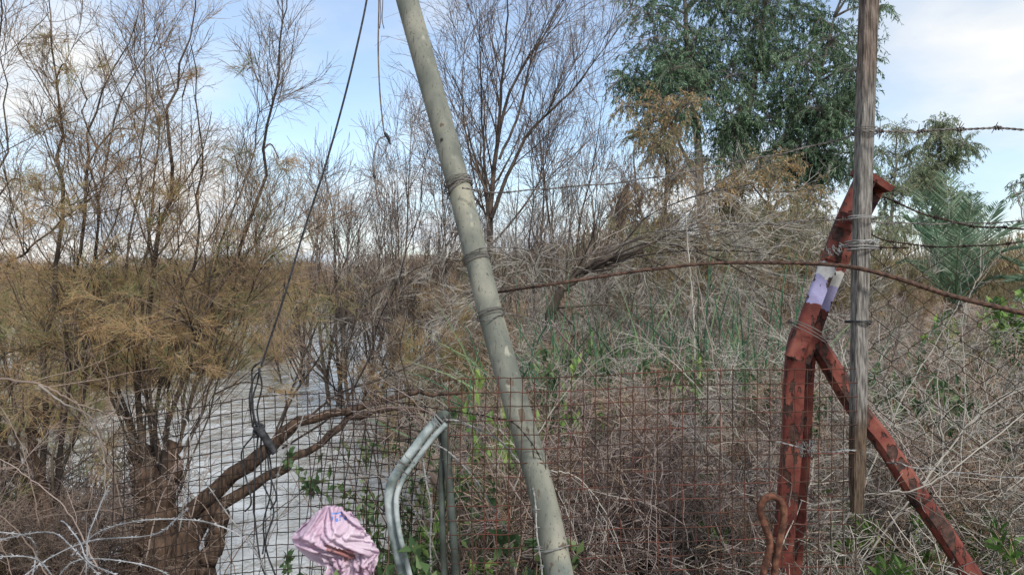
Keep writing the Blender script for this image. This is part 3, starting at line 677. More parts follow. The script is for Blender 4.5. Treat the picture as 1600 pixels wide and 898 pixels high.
leafy('slender_tree', 'dark leafy twig ends of a tree cut by the right edge', 30, 1640, [([(1640, 500), (1640, 300)], 0.09)], cl, M['euc'], rng, leaf=(0.2, 0.035), per=15, nl=14, strand=0.6, rt=0.1)
# orange-brown bushes on the right bank
t3 = tamarisk('dry_tamarisk', 'x', R(15), 10, 3.0, 'orange', 1.1, 50, 'twig_brown', 0.003, 0.003)
gE = 'dry orange bushes on the right bank'
for px, top, Y, sx, lab in [(1060, 335, 12.5, 0.9, 'dry orange bush on the bank below the slender orange tree'), (1235, 300, 13, 0.9, 'dry orange bush on the bank behind the leaning red beam'),
                            (1400, 385, 18, 0.8, 'dry orange bush seen through the chain link left of the palm'), (1320, 335, 12.5, 0.8, 'dry orange bush on the bank behind the wooden post'),
                            (1560, 425, 22, 0.9, 'dry orange bush behind the palm fronds'), (1150, 320, 12, 0.8, 'dry orange bush on the bank right of the fallen dead tree'), (985, 350, 12.5, 0.8, 'dry orange bush right behind the fallen dead tree')]:
    put(t3, px, top, Y, 3.0, lab, gE, sx=sx)

# ================================================================== date palm
def palm(label, px, py, Y, tips, rng, name='date_palm'):
    c = P(px, py, Y); z0 = float(ground_z(c[0], Y)); root = thing(name, label, 'palm', loc=(c[0], Y, z0)); off = np.array([c[0], Y, z0])
    tb = MB(); tb.path([off + [0, 0, -0.2], off + [0.03, 0, (c[2] - z0) * 0.5], c + [0, 0, 0.05]], [0.24, 0.2, 0.16], 12, 14); tb.build('trunk', M['bark_brown'], root, loc=off)
    for tp in tips:
        e = P(tp[0], tp[1], Y + tp[2]); md = (c + e) / 2 + np.array([0, 0, tp[3] * np.linalg.norm(e - c)])
        q = smooth([c, md, e], 22); fr = MB(); fr.path(q, np.linspace(0.022, 0.004, 22), 5)
        T = unit(np.gradient(q, axis=0)); n = 60; t = np.linspace(0.14, 0.995, n); Ln = np.linalg.norm(e - c)
        pos, dd, _ = sample(q[None], np.ones((1, 22)), np.zeros(n, int), t)
        up = np.array([0, 0, 1.0]); side = unit(np.cross(dd, up))
        for s in (-1, 1):
            ld = dd * 0.75 + side * s * 0.85 + np.array([0, 0, 0.12]) + 0.1 * rng.normal(size=(n, 3))
            fr.leaves(pos, ld, 0.24 * Ln * np.sin(np.pi * np.clip(t * 0.85 + 0.12, 0, 1)) ** 0.6, 0.027, rng, 0.03)
        fr.build('frond', M['palm'], root, loc=off, flat=True)
    return root
palm('grey-green date palm with long feathered fronds behind the chain link', 1492, 480, 14, [
    (1478, 272, 0.4, 0.04), (1412, 335, 0.5, 0.16), (1560, 318, 0.3, 0.10), (1598, 385, -0.2, 0.20), (1520, 305, -0.6, 0.05), (1440, 300, -0.5, 0.08),
    (1400, 410, -0.4, 0.20), (1585, 350, 0.8, 0.14), (1605, 440, -0.8, 0.22), (1455, 360, 1.2, 0.10), (1500, 360, -1.3, 0.08)], R(41))
palm('second palm cut by the right edge with fronds arching over the rod', 1650, 470, 13, [
    (1560, 400, 0.2, 0.14), (1575, 440, -0.4, 0.18), (1590, 375, 0.4, 0.12), (1640, 330, 0.2, 0.05), (1610, 420, -0.9, 0.15), (1700, 350, 0, 0.1), (1590, 470, -0.5, 0.2)], R(42))

# ================================================================== the thicket on the right bank
g1 = dry_bush('dry_bush', 'x', R(51), 1.3, 'twig_grey', 1.05, 0.0017, 75)
g2 = dry_bush('dry_bush', 'x', R(52), 1.3, 'twig_grey', 1.0, 0.0017, 60)
g3 = dry_bush('bramble', 'x', R(53), 1.3, 'twig_red', 1.05, 0.0017, 80, -0.03)
g4 = dry_bush('bramble', 'x', R(54), 1.3, 'twig_red', 1.0, 0.0017, 65)
g5 = dry_bush('dry_bush', 'x', R(55), 1.3, 'twig_brown', 1.0, 0.0018, 70)
gF, gG, gH = 'brambles behind the rusty mesh', 'grey dry bushes behind the chain link', 'dry bushes further back on the right bank'
random.seed(9)
for i in range(22):      # reddish brambles behind the right mesh
    k, row = i % 11, i // 11; px = 805 + k * 39 + random.uniform(-10, 10); Y = 3.1 + row * 1.3 + random.uniform(-0.2, 0.4)
    put([g3, g4, g5][i % 3], px, 645 - row * 60 + random.uniform(-35, 30), Y, 1.35, '%s-row bramble behind the rusty wire mesh, %s from the leaning pole' % (['front', 'second'][row], ORD[k]), gF, sx=[0.5, 0.7, 0.9][k] if k < 3 else 1.15)
for i in range(21):      # grey bushes on the right
    k, row = i % 7, i // 7; px = 1240 + k * 58 + random.uniform(-18, 18); Y = 3.0 + row * 1.3 + random.uniform(-0.3, 0.4)
    put([g1, g2, g5][i % 3], px, [640, 575, 520][row] + random.uniform(-35, 35), Y, 1.35, 'dense grey bush behind the chain link, %s row, %s from the red post' % (['front', 'middle', 'back'][row], ORD[k]), gG, sx=1.2)
for i in range(8):
    put([g1, g2][i % 2], 850 + i * 55 + random.uniform(-12, 12), 565 + random.uniform(-35, 25), 5.2 + random.uniform(-0.4, 0.5), 1.35, 'pale grey bush in front of the reeds, %s from the leaning pole' % ORD[i], 'pale bushes in front of the reeds', sx=1.0)
for i in range(36):
    k, row = i % 12, i // 12; px = 800 + k * 72 + random.uniform(-25, 25); Y = 6.8 + row * 2.3 + random.uniform(-0.6, 0.6)
    if px < 860 and Y > 8: continue
    put([g1, g5, g2, g3][i % 4], px, [530, 490, 455][row] + random.uniform(-30, 30), Y, 1.35, 'dry bush further back on the bank, %s row, %s from the left' % (['near', 'middle', 'far'][row], ORD[k]), gH, sx=1.1)

g6 = dry_bush('dark_thicket', 'x', R(56), 1.3, 'twig_dark', 1.0, 0.0018, 38, 0.02, nst=20)
g7 = tamarisk('tamarisk_shoots', 'x', R(57), 12, 1.3, 'feather', 0.9, 28, 'twig_brown', 0.001, 0.0014, r0=0.008)
random.seed(12)
for i in range(7):
    px = -30 + i * 24 + random.uniform(-8, 8); Y = random.choice([4.3, 4.7, 5.2]); pr = g7 if i % 3 == 1 else g6
    put(pr, px, random.uniform(640, 740) + max(0, px - 60) * 0.8, Y, 1.3, ('olive feathery shoots' if pr is g7 else 'dark dense twigs') + ' growing up round the trunks at left, %s from the left edge' % ORD[i], 'thicket round the left trunks', sx=0.9)
# the fallen dead tree with combed grey branches
traced_tree('fallen_dead_tree', 'dead dark tree bent over to the right with grey combed branches', 'tree', [
    ([(870, 470), (890, 440), (925, 410), (985, 395), (1050, 365), (1110, 355)], 0.03),
    ([(890, 440), (960, 400), (1020, 380), (1100, 400), (1160, 430), (1230, 470)], 0.014),
    ([(925, 410), (1000, 372), (1080, 368), (1180, 350), (1260, 340)], 0.012),
    ([(900, 430), (1000, 400), (1100, 392), (1200, 400), (1290, 430)], 0.012),
    ([(880, 450), (840, 440), (790, 450), (740, 470)], 0.010),
    ([(900, 430), (850, 410), (800, 425), (760, 455)], 0.009),
    ([(870, 480), (900, 520), (860, 560), (800, 600)], 0.012),
    ([(985, 395), (1040, 420), (1090, 470), (1130, 540)], 0.010), ([(960, 400), (1010, 340), (1080, 310), (1170, 290)], 0.009), ([(1050, 365), (1120, 400), (1200, 440), (1240, 520)], 0.008),
    ([(870, 480), (960, 480), (900, 545), (830, 590)], 0.012),
    ], [([(850, 560), (862, 490), (885, 445), (935, 412), (1000, 392)], [0.065, 0.05, 0.035, 0.02])], 8.0, (850, 560), R(61), d1=11, d2=6, d3=4, l1=1.0, l2=0.45, l3=0.2,
    feather=None, twig='twig_grey', trop=-0.02, ang=(10, 48), k2=0.0024, k3=0.0017, tmat='bark_dark')

# reeds
def reeds(name, label, rng, n=160, h=1.4, m='reed', w=0.022):
    b = MB(); base = rng.normal(size=(n, 3)) * 0.34; base[:, 2] = -0.05
    d = unit(rng.normal(size=(n, 3)) * [0.4, 0.4, 0] + [0, 0, 1]); S = walk(base, d, h * rng.uniform(0.4, 1.1, n), 8, 0.1, -0.12, rng)
    sd = unit(np.cross(S[:, -1] - S[:, 0], rng.normal(size=(n, 3))))[:, None, :] * (w / 2 * np.sin(np.linspace(0.35, 3.1, 8)))[None, :, None]
    v = np.stack([S - sd, S + sd], 2).reshape(-1, 3)
    bb = np.arange(n)[:, None] * 16; j = np.arange(7)[None] * 2
    q = np.stack([bb + j, bb + j + 1, bb + j + 3, bb + j + 2], -1).reshape(-1, 4); b.raw(v, q)
    o = b.build(name, M[m]); tag(o, label, 'reeds'); return o
rd = reeds('reed_clump', 'x', R(71), n=190, w=0.013)
gR = 'green reed clumps in the thicket'
random.seed(3)
for px, top, Y, lab in [(885, 480, 6.6, 'green reed clump in front of the fallen dead tree'), (950, 500, 6.2, 'green reed clump right of the fallen tree trunk'), (1010, 520, 6.0, 'dark green reed clump mid-thicket above the mesh'),
                        (1075, 500, 6.8, 'green reed clump beside the pale dead stalk'), (1150, 470, 6.4, 'tall green reed clump left of the red post'), (1200, 455, 6.0, 'tallest green reed clump just left of the red post'),
                        (1110, 540, 5.6, 'short green reed clump above the mesh edge'), (865, 520, 6.0, 'pale green reed clump nearest the leaning pole')]:
    put(rd, px, top - 12, Y, 1.1, lab, gR, sx=0.8)

# leafy green shrubs
def leafy_shrub(name, label, rng, h=0.8, n=16, m='green', leaf=(0.05, 0.03), per=26, w=0.5):
    root = thing(name, label, 'shrub'); base = rng.normal(size=(n, 3)) * 0.08; base[:, 2] = -0.04
    d = unit(rng.normal(size=(n, 3)) * [w, w, 0] + [0, 0, 1]); S = walk(base, d, h * rng.uniform(0.6, 1.15, n), 8, 0.14, 0.02, rng); RS = np.linspace(0.004, 0.0012, 8)[None].repeat(n, 0)
    A, RA = grow(S, RS, 5, 0.2, 1, h * 0.35, (25, 60), 5, 0.15, 0.04, 0.6, 0.001, rng)
    b = MB(); b.tubes(S, RS, 4); b.tubes(A, RA, 3); b.build('stem', M['twig_brown'], root)
    idx = np.repeat(np.arange(len(A)), per // 3); pos, dd, _ = sample(A, RA, idx, rng.uniform(0.1, 1, len(idx)))
    f = MB(); f.leaves(pos, dd * 0.5 + rng.normal(size=dd.shape) * 0.8, leaf[0] * rng.uniform(0.6, 1.3, len(idx)), leaf[1], rng); f.build('foliage', M[m], root, flat=True)
    return root
s1 = leafy_shrub('leafy_shrub', 'x', R(81)); s2 = leafy_shrub('leafy_shrub', 'x', R(82), 0.6, 22, 'darkgreen', (0.035, 0.018), 30, 0.8)
s3 = leafy_shrub('leafy_shrub', 'x', R(83), 1.0, 26, 'green', (0.09, 0.05), 45, 0.7)
for pr, px, top, Y, sx, lab in [(s1, 725, 585, 3.3, 0.35, 'bright green leafy shoots behind the bent tube, left of the leaning pole'), (s1, 762, 605, 3.4, 0.3, 'small bright green shoots touching the leaning pole'),
                                (s1, 850, 560, 4.2, 0.25, 'thin green shoots just right of the leaning pole'), (s2, 645, 640, 4.0, 0.5, 'dark green shrub left of the bent tube top'),
                                (s2, 700, 700, 3.2, 0.45, 'dark green shrub under the arched wires'), (s2, 650, 800, 3.0, 0.5, 'low green shrub at the foot of the bent tube'),
                                (s2, 706, 755, 2.35, 0.5, 'low dark green shrub hiding the foot of the rear tube post'), (s1, 600, 845, 2.7, 0.5, 'low bright green plant right of the pink bag'), (s3, 1565, 468, 8.5, 0.9, 'bright green leafy shrub below the palm at right'),
                                (s3, 1510, 490, 9.5, 0.6, 'small bright green shrub left of the bigger one under the palm'), (s3, 1640, 450, 8.5, 0.9, 'bright green leafy shrub cut by the right edge'),
                                (s1, 1100, 555, 5.2, 0.4, 'faint green shoots in the thicket above the mesh')]:
    hh = {s1: 0.8, s2: 0.6, s3: 1.0}[pr]; X = (px - 800) / F * Y; z = float(ground_z(X, Y))
    put(pr, px, top, Y, hh, lab, 'green leafy shrubs', sx=1.0 if pr is s3 else 0.8 if sx > 0.4 else 0.5)

s4 = leafy_shrub('green_weed', 'x', R(84), 0.5, 30, 'green', (0.05, 0.014), 36, 0.9)
for i, (px, top, Y) in enumerate([(1160, 735, 3.6), (1235, 800, 3.0), (1290, 812, 3.2), (1395, 765, 3.4), (1420, 800, 2.95), (1480, 792, 3.05), (1545, 800, 3.0), (1600, 795, 3.1)]):
    put(s4, px, top - 22, Y - 0.25, 0.5, 'low bright green weed near the red brace, %s from the left' % ORD[i], 'green weeds near the brace', sx=0.8)
random.seed(21)
for i in range(16):
    Y = random.uniform(4.2, 6.3); put(s2, 850 + i * 24 + random.uniform(-8, 8), random.uniform(500, 610), Y, 0.6, 'dull green undergrowth shrub inside the thicket above the mesh, %s from the left' % ORD[i], 'green undergrowth in the thicket', sx=0.55)
for i in range(9):
    Y = random.uniform(3.8, 5.5); put(s2, 1370 + i * 28 + random.uniform(-8, 8), random.uniform(500, 640), Y, 0.6, 'dull green shrub inside the grey thicket behind the chain link, %s from the wooden post' % ORD[i], 'green undergrowth behind the chain link', sx=0.5)
b3 = tamarisk('grey_shrub', 'x', R(16), 8, 2.8, None, 0.85, 32, 'twig_grey', 0.0022, 0.0028, r0=0.018)
for i, (px, top, Y) in enumerate([(800, 360, 9.5), (890, 340, 11), (980, 370, 10), (1075, 365, 10), (1180, 370, 10.5), (1290, 350, 11)]):
    put(b3, px, top, Y, 2.6, 'tall pale leafless shrub rising above the rusty rod, %s from the leaning pole' % ORD[i], 'pale shrubs above the rusty rod', sx=0.9)
# ground cover
rng = R(91)
def blades(name, label, cat, n, xr, yr, h, w, m, spread=0.6, mask=None, ln=None):
    X = rng.uniform(*xr, n); Y = yr[0] + (yr[1] - yr[0]) * rng.uniform(0, 1, n) ** 1.4
    k = X > edge_x(Y) + 0.1
    if mask: k &= mask(X, Y)
    X, Y = X[k], Y[k]; p = np.stack([X, Y, ground_z(X, Y) - 0.01], -1); b = MB()
    b.leaves(p, rng.normal(size=p.shape) * [spread, spread, 0] + [0, 0, 1], h * rng.uniform(0.4, 1.3, len(p)), w, rng, 0.12)
    return tag(b.build(name, M[m], flat=True), label, cat, kind='stuff')
blades('dry_grass', 'dead pale grass covering the right bank', 'grass', 90000, (-1.2, 14), (2.4, 22), 0.22, 0.006, 'straw', 0.9)
blades('ground_litter', 'fallen twigs and leaf litter on the bank', 'litter', 60000, (-1.2, 9), (2.4, 12), 0.12, 0.014, 'litter', 3.0)
blades('green_grass', 'strip of fresh green grass behind the red brace', 'grass', 40000, (1.6, 6.5), (4.7, 7.2), 0.11, 0.008, 'green', 0.6, mask=lambda X, Y: (np.sin(X * 2.3) + np.sin(Y * 3.1 + X) + 0.4 * np.sin(X * 9)) > 0.1)
# stones
sb = MB(); rs = random.Random(4)
for i in range(420):
    Y = rs.uniform(3.2, 11); X = rs.uniform(-0.9, 7)
    if X < edge_x(Y): continue
    r = rs.uniform(0.012, 0.05); n = 6
    th = np.linspace(0, 2 * math.pi, n, endpoint=False); ring = []
    for ph, s in ((-0.2, 0.9), (0.35, 0.8), (0.7, 0.4)):
        ring.append(np.stack([np.cos(th) * r * s * rs.uniform(0.8, 1.3), np.sin(th) * r * s * rs.uniform(0.8, 1.2), np.full(n, ph * r)], -1) + 0.1 * r * np.array([[rs.gauss(0, 1) for _ in range(3)] for _ in range(n)]))
    v = np.vstack(ring) + [X, Y, float(ground_z(X, Y)) + 0.15 * r]
    q = [[j * n + k_, j * n + (k_ + 1) % n, (j + 1) * n + (k_ + 1) % n, (j + 1) * n + k_] for j in range(2) for k_ in range(n)]
    sb.poly.append([sb.n + 2 * n + k_ for k_ in range(n)]); sb.raw(v, q)
M['stone'] = mat('pale_stone', (0.24, 0.22, 0.19), (0.48, 0.45, 0.40), 20, island=0.4)
tag(sb.build('gravel', M['stone'], flat=True), 'pale stones scattered on the bank soil', 'stones', kind='stuff')

# ================================================================== fence: leaning pole
def tube_thing(name, label, cat, pts, r, m, k=8, n=40, part=None, loc=None):
    b = MB(); b.path(pts, r, k, n); o = b.build(name, m); return tag(o, label, cat)

pole_px = [(588, -190, 2.78), (612, -90, 2.70), (636, 0, 2.63), (664, 100, 2.56), (692, 200, 2.50), (719, 300, 2.44), (744, 400, 2.38), (769, 500, 2.32), (797, 600, 2.26), (824, 690, 2.21), (848, 775, 2.16), (871, 880, 2.11), (893, 1000, 2.07), (920, 1160, 2.03), (948, 1345, 2.0), (960, 1430, 1.99)]
pq = trace(pole_px, 0)
pole_path = smooth(pq, 90)
b = MB(); b.path(pole_path, np.full(90, 0.0375), 28)
tag(b.build('leaning_pole', M['pole'], attr=True), 'stained grey-green round pole leaning left in the middle of the photo', 'pole')
def pole_at(py):
    i = np.argmin(np.abs((449 - (pole_path[:, 2] - 1.6) * F / pole_path[:, 1]) - py)); T = unit(pole_path[min(i + 1, 89)] - pole_path[i - 1]); return pole_path[i], T
# screw hole
c, T = pole_at(223); h = MB(); h.path([c + [-0.012, -0.0375, 0], c + [-0.0122, -0.0405, 0]], 0.0045, 10); tag(h.build('drill_hole', M['rope'], bpy.data.objects['leaning_pole']))

def wrap(cpt, T, r, turns, pitch, wr, rng, jit=0.002, k=5):
    """wire wound round a post, as a path"""
    T = unit(np.asarray(T)); a = unit(np.cross(T, [0, 1, 0])); b_ = np.cross(T, a); n = int(turns * 22)
    th = np.linspace(0, turns * 2 * math.pi, n); off = np.linspace(-0.5, 0.5, n) * pitch * turns
    off += 0.5 * pitch * np.sin(th * 0.73 + rng.uniform(0, 6))
    return cpt + (r + wr + np.abs(rng.normal(size=n)) * jit)[:, None] * (np.cos(th)[:, None] * a + np.sin(th)[:, None] * b_) + off[:, None] * T

barb_proto = {}
def barb_mesh(mkey, s):
    k = (mkey, s)
    if k not in barb_proto:
        b = MB(); r = 0.0011 * s
        for q in ([(-0.004, 0.001, -0.012), (-0.003, 0.003, 0.0), (-0.006, 0.0, 0.013)], [(0.002, -0.012, 0.004), (0.002, 0, 0.003), (0.005, 0.012, -0.004)], [(-0.002, 0.012, -0.008), (-0.001, 0, 0.003), (0, -0.011, 0.009)]):
            b.path(np.array(q) * s, [r * 0.5, r, r * 0.5], 4)
        th = np.linspace(0, 5 * math.pi, 26); b.path(np.stack([np.linspace(-0.006, 0.006, 26), 0.003 * np.cos(th), 0.003 * np.sin(th)], -1) * s, r, 4)
        o = b.build('barb', M[mkey]); barb_proto[k] = o.data; bpy.data.objects.remove(o)
    return barb_proto[k]

def barbed(label, pts, Y, mkey='galv_dark', r=0.0014, s=1.0, gap=0.11, name='barbed_wire', group=None, extra=None, seed=0, cat='wire', phase=0.5):
    rg = R(seed + 100); p = smooth(trace(pts, Y), 200)
    ln = np.concatenate([[0], np.cumsum(np.linalg.norm(np.diff(p, axis=0), axis=1))]); tot = ln[-1]
    n = max(60, int(tot / 0.008)); L_ = np.linspace(0, tot, n); q = np.stack([np.interp(L_, ln, p[:, i]) for i in range(3)], -1)
    T = unit(np.gradient(q, axis=0)); U = unit(np.cross(T, [0, 1.0, 0.01])); V = np.cross(T, U)
    q = q + 0.0015 * np.sin(L_ * 37)[:, None] * U + 0.002 * np.sin(L_ * 23 + 1)[:, None] * V
    root = thing(name, label, cat, loc=q[0], group=group); b = MB()
    for ph in (0, math.pi):
        a = L_ * 2 * math.pi / 0.035 + ph
        b.path(q + (r * 1.05) * (np.cos(a)[:, None] * U + np.sin(a)[:, None] * V), r, 5)
    for e in (extra or []): b.path(e, r, 5)
    b.build('strand', M[mkey], root, loc=q[0])
    me = barb_mesh(mkey, s * r / 0.0014)
    x = gap * phase
    while x < tot:
        i = min(int(x / tot * (n - 1)), n - 1); o = bpy.data.objects.new('barb', me); C.objects.link(o); o.parent = root
        rot = Matrix((T[i], U[i], V[i])).transposed() @ Matrix.Rotation(rg.uniform(0, 6.28), 3, 'X')
        o.matrix_local = Matrix.Translation(Vector(q[i] - q[0])) @ rot.to_4x4(); x += gap * rg.uniform(0.85, 1.15)
    return root

rw = R(7)
c1, T1 = pole_at(293); c2, T2 = pole_at(405); c3, T3 = pole_at(495); c4, T4 = pole_at(852)
barbed('top barbed wire sagging from the leaning pole to the wooden post', [(722, 294, 2.37), (760, 300, 2.35), (810, 299), (860, 294), (950, 287), (1050, 273), (1130, 258), (1220, 240), (1300, 221), (1342, 208, 2.22)], 2.3, 'galv_dark', 0.0015, seed=1,
       extra=[wrap(c1, T1, 0.0395, 5, 0.006, 0.0015, rw, 0.004), wrap(c1 + T1 * 0.01, T1 + np.array([0.25, 0, 0.1]), 0.041, 2.5, 0.012, 0.0015, rw, 0.004)])
barbed('heavy taut barbed wire running right from the wooden post against the sky', [(1346, 206, 2.16), (1400, 206), (1450, 205), (1500, 202), (1550, 201), (1660, 204)], 2.15, 'galv_dark', 0.002, 1.15, seed=2)
barbed('second barbed wire from the leaning pole rising to the wooden post', [(728, 398, 2.34), (757, 388, 2.33), (807, 387), (857, 402), (905, 404), (985, 376), (1040, 359), (1100, 350), (1200, 350), (1338, 341, 2.2)], 2.32, 'galv_dark', 0.0012, seed=3,
       extra=[wrap(c2, T2, 0.0395, 2.5, 0.004, 0.0012, rw, 0.002), wrap(c2 - T2 * 0.012, T2, 0.0395, 1.2, 0.003, 0.0012, rw, 0.002)])
barbed('barbed wire wound round the leaning pole at its middle', [(738, 500, 2.36), (760, 500, 2.27), (790, 490, 2.3), (830, 500, 2.35), (900, 520, 2.4)], 2.3, 'galv_dark', 0.0012, seed=4,
       extra=[wrap(c3, T3, 0.0395, 4, 0.006, 0.0012, rw, 0.003)])
barbed('dark barbed wire from the top of the red beam down to the right', [(1380, 308, 2.28), (1420, 325), (1470, 342), (1530, 354), (1660, 360)], 2.3, 'rust_dark', 0.0018, seed=5)
barbed('barbed wire level with the palm fronds right of the wooden post', [(1346, 345, 2.2), (1400, 349), (1500, 349), (1660, 344)], 2.3, 'galv_dark', 0.0013, seed=6)
barbed('slack barbed wire along the top of the chain link', [(1346, 362, 2.22), (1385, 375), (1440, 384), (1530, 384), (1660, 372)], 2.3, 'rust_dark', 0.0015, seed=7)
barbed('low barbed wire crossing the chain link below the first slack one', [(1346, 386, 2.22), (1380, 386), (1420, 388)], 2.3, 'rust_dark', 0.0013, seed=8, gap=0.05)
barbed('silver barbed wire tied across the red post and wooden foot', [(1208, 688, 2.22), (1245, 698, 2.2), (1280, 706, 2.2), (1330, 704, 2.16), (1360, 706, 2.2)], 2.2, 'galv', 0.0013, seed=9, gap=0.045)
barbed('silver barbed wire twisted round the red brace', [(1385, 721, 2.28), (1405, 722, 2.2), (1430, 730, 2.2), (1520, 740), (1660, 752)], 2.3, 'galv', 0.0011, seed=10, gap=0.13)
barbed('barbed wire looped round the foot of the leaning pole and down its left side', [(815, 690, 2.25), (833, 760, 2.14), (838, 820, 2.1), (845, 880, 2.07), (850, 990, 2.05), (852, 1150, 2.0)], 2.1, 'galv', 0.0014, seed=11, gap=0.05,
       extra=[wrap(c4, T4, 0.0395, 1.6, 0.004, 0.0014, rw, 0.0015)])
barbed('silver wire arching from the bent tube over to the leaning pole', [(688, 655, 2.4), (725, 660), (775, 685), (815, 725), (832, 760, 2.2)], 2.35, 'galv', 0.0016, seed=12, gap=0.06)
barbed('lower silver wire arching right from the bent tube into the brambles', [(665, 690, 2.38), (700, 705), (735, 740), (775, 800), (800, 860), (815, 1000)], 2.4, 'galv', 0.0014, seed=13, gap=0.09)
barbed('silver barbed wire hanging straight down beside the bent tube', [(655, 692, 2.4), (668, 760), (673, 800), (672, 900), (670, 1100)], 2.36, 'galv', 0.0016, seed=14, gap=0.045)
# barbed wire with dark thorns crossing the pole
barbed('thin dark barbed wire slanting across the front of the leaning pole', [(700, 640, 2.5), (760, 650, 2.3), (800, 660, 2.16), (830, 690, 2.12), (850, 730, 2.2), (880, 790, 2.4)], 2.2, 'rust_dark', 0.0009, seed=15, gap=0.035)

# ================================================================== wooden post
b = MB(); w, d_ = 0.0225, 0.018; sec = []
for (x, y) in ((-w, -d_), (w, -d_), (w, d_), (-w, d_)):
    s = 0.004; sec += [(x - math.copysign(s, x), y), (x, y - math.copysign(s, y))] if (x * y) < 0 else [(x, y - math.copysign(s, y)), (x - math.copysign(s, x), y)]
wp = smooth(trace([(1366, -130, 2.24), (1358, 0, 2.22), (1351, 200, 2.21), (1345, 400, 2.2), (1342, 560, 2.19), (1340, 700, 2.18), (1338, 800, 2.17)], 0), 60)
b.section(wp, sec, None, [1.08, 1.06, 1.02, 1.0, 0.97, 0.95, 0.92, 0.9, 0.88, 0.86, 0.6], up=(0.25, -1, 0)); wo = b.build('wooden_post', M['wood'], attr=True, sharp=True)
tag(wo, 'weathered grey square wooden post tied to the fence, pointed brown foot', 'post')
def tie(label, c, T, r, turns, pitch, wr, m, jit=0.003, seed=0, name='wire_tie', parent=None):
    b = MB(); b.path(wrap(np.asarray(c), T, r, turns, pitch, wr, R(seed), jit), wr, 5); return tag(b.build(name, M[m]), label, 'wire')
Tz = unit(wp[-1] - wp[0])
tie('thin wire tied high round the wooden post', P(1351, 206, 2.21), Tz, 0.034, 3, 0.004, 0.0013, 'galv_dark', seed=1)
tie('pale wire tied round the wooden post at the level of the palm tips', P(1346, 341, 2.2), Tz, 0.033, 2, 0.004, 0.0015, 'galv', seed=2)
tie('knotted pale wire round the wooden post above the rusty rod', P(1344, 383, 2.2), Tz + np.array([0.06, 0, 0]), 0.033, 5, 0.0055, 0.002, 'galv', 0.006, seed=3)
tie('black wire band round the wooden post below the rusty rod', P(1341, 503, 2.2), Tz, 0.0325, 3, 0.0028, 0.0017, 'rope', 0.001, seed=4)
tie('frayed silver wire knot between the red post and wooden foot', P(1262, 700, 2.22), np.array([1, 0, 0.1]), 0.006, 7, 0.008, 0.0012, 'galv', 0.012, seed=5)
tie('pale wire knot hanging by the notch of the red beam', P(1305, 392, 2.2), np.array([1, 0, 0.3]), 0.005, 5, 0.009, 0.0013, 'galv', 0.006, seed=6)

# ================================================================== red steel post with leaning beam and brace
zr = lambda px, Y: float(ground_z((px - 800) / F * Y, Y))
root = thing('red_steel_post', 'rusty red-painted steel fence post with a leaning lilac-banded beam and a diagonal brace', 'post', loc=tuple(P(1236, 449, 2.33)[:2]) + (zr(1236, 2.33),)); off = np.array(root.location)
def _old(w, d, t):    # open channel, back at left, opening to the right
    return [(-w, -d), (-w, d), (w * 0.15, d * 1.0), (w * 0.15, d - t), (-w + t, d - t), (-w + t, -d + t), (w, -d + t), (w, -d)]
def channel(w, d, t):    # rolled channel with round outer corners, open to the right
    rr = 0.014; arc1 = [(-w + rr - rr * math.cos(a), -d + rr - rr * math.sin(a)) for a in np.linspace(math.pi / 2, 0, 6)]
    arc2 = [(-w + rr - rr * math.cos(a), d - rr + rr * math.sin(a)) for a in np.linspace(0, math.pi / 2, 6)]
    return arc1 + arc2 + [(w * 0.25, d), (w * 0.25, d - t), (-w + t * 1.6, d - t), (-w + t * 1.6, -d + t), (w, -d + t), (w, -d)]
def ibeam(w, d, t):      # flange towards the viewer at left, flange behind at right
    return [(-w, d), (0.05 * w, d), (0.05 * w, d - t), (-w * 0.45 + t / 2, d - t), (-w * 0.45 + t / 2, -d + t), (w, -d + t), (w, -d), (-w, -d), (-w, -d + t), (-w * 0.45 - t / 2, -d + t), (-w * 0.45 - t / 2, d - t), (-w, d - t)]
Rg = R(3)
b = MB(); up = smooth(trace([(1262, 520, 2.31), (1254, 545, 2.32), (1249, 600, 2.33), (1245, 700, 2.33), (1237, 800, 2.33), (1230, 898, 2.33), (1222, 1060, 2.33), (1214, 1290, 2.33), (1212, 1330, 2.33)], 0), 70)
b.section(up[::-1], channel(0.045, 0.034, 0.007)[::1], None, None, up=(-0.25, -1, 0)); b.build('upright', M['red'], root, loc=off, sharp=True, attr=True)
b = MB(); be = smooth(trace([(1246, 562, 2.29), (1262, 520, 2.29), (1282, 465, 2.29), (1303, 412, 2.3), (1326, 355, 2.31), (1361, 283, 2.32)], 0), 60)
b.section(be, channel(0.041, 0.034, 0.006), None, [0.92, 0.92, 0.9, 0.92, 0.98, 1.08, 1.16], up=(-0.35, -1, 0)); lb = b.build('leaning_beam', M['red_band'], root, loc=off, sharp=True, attr=True)
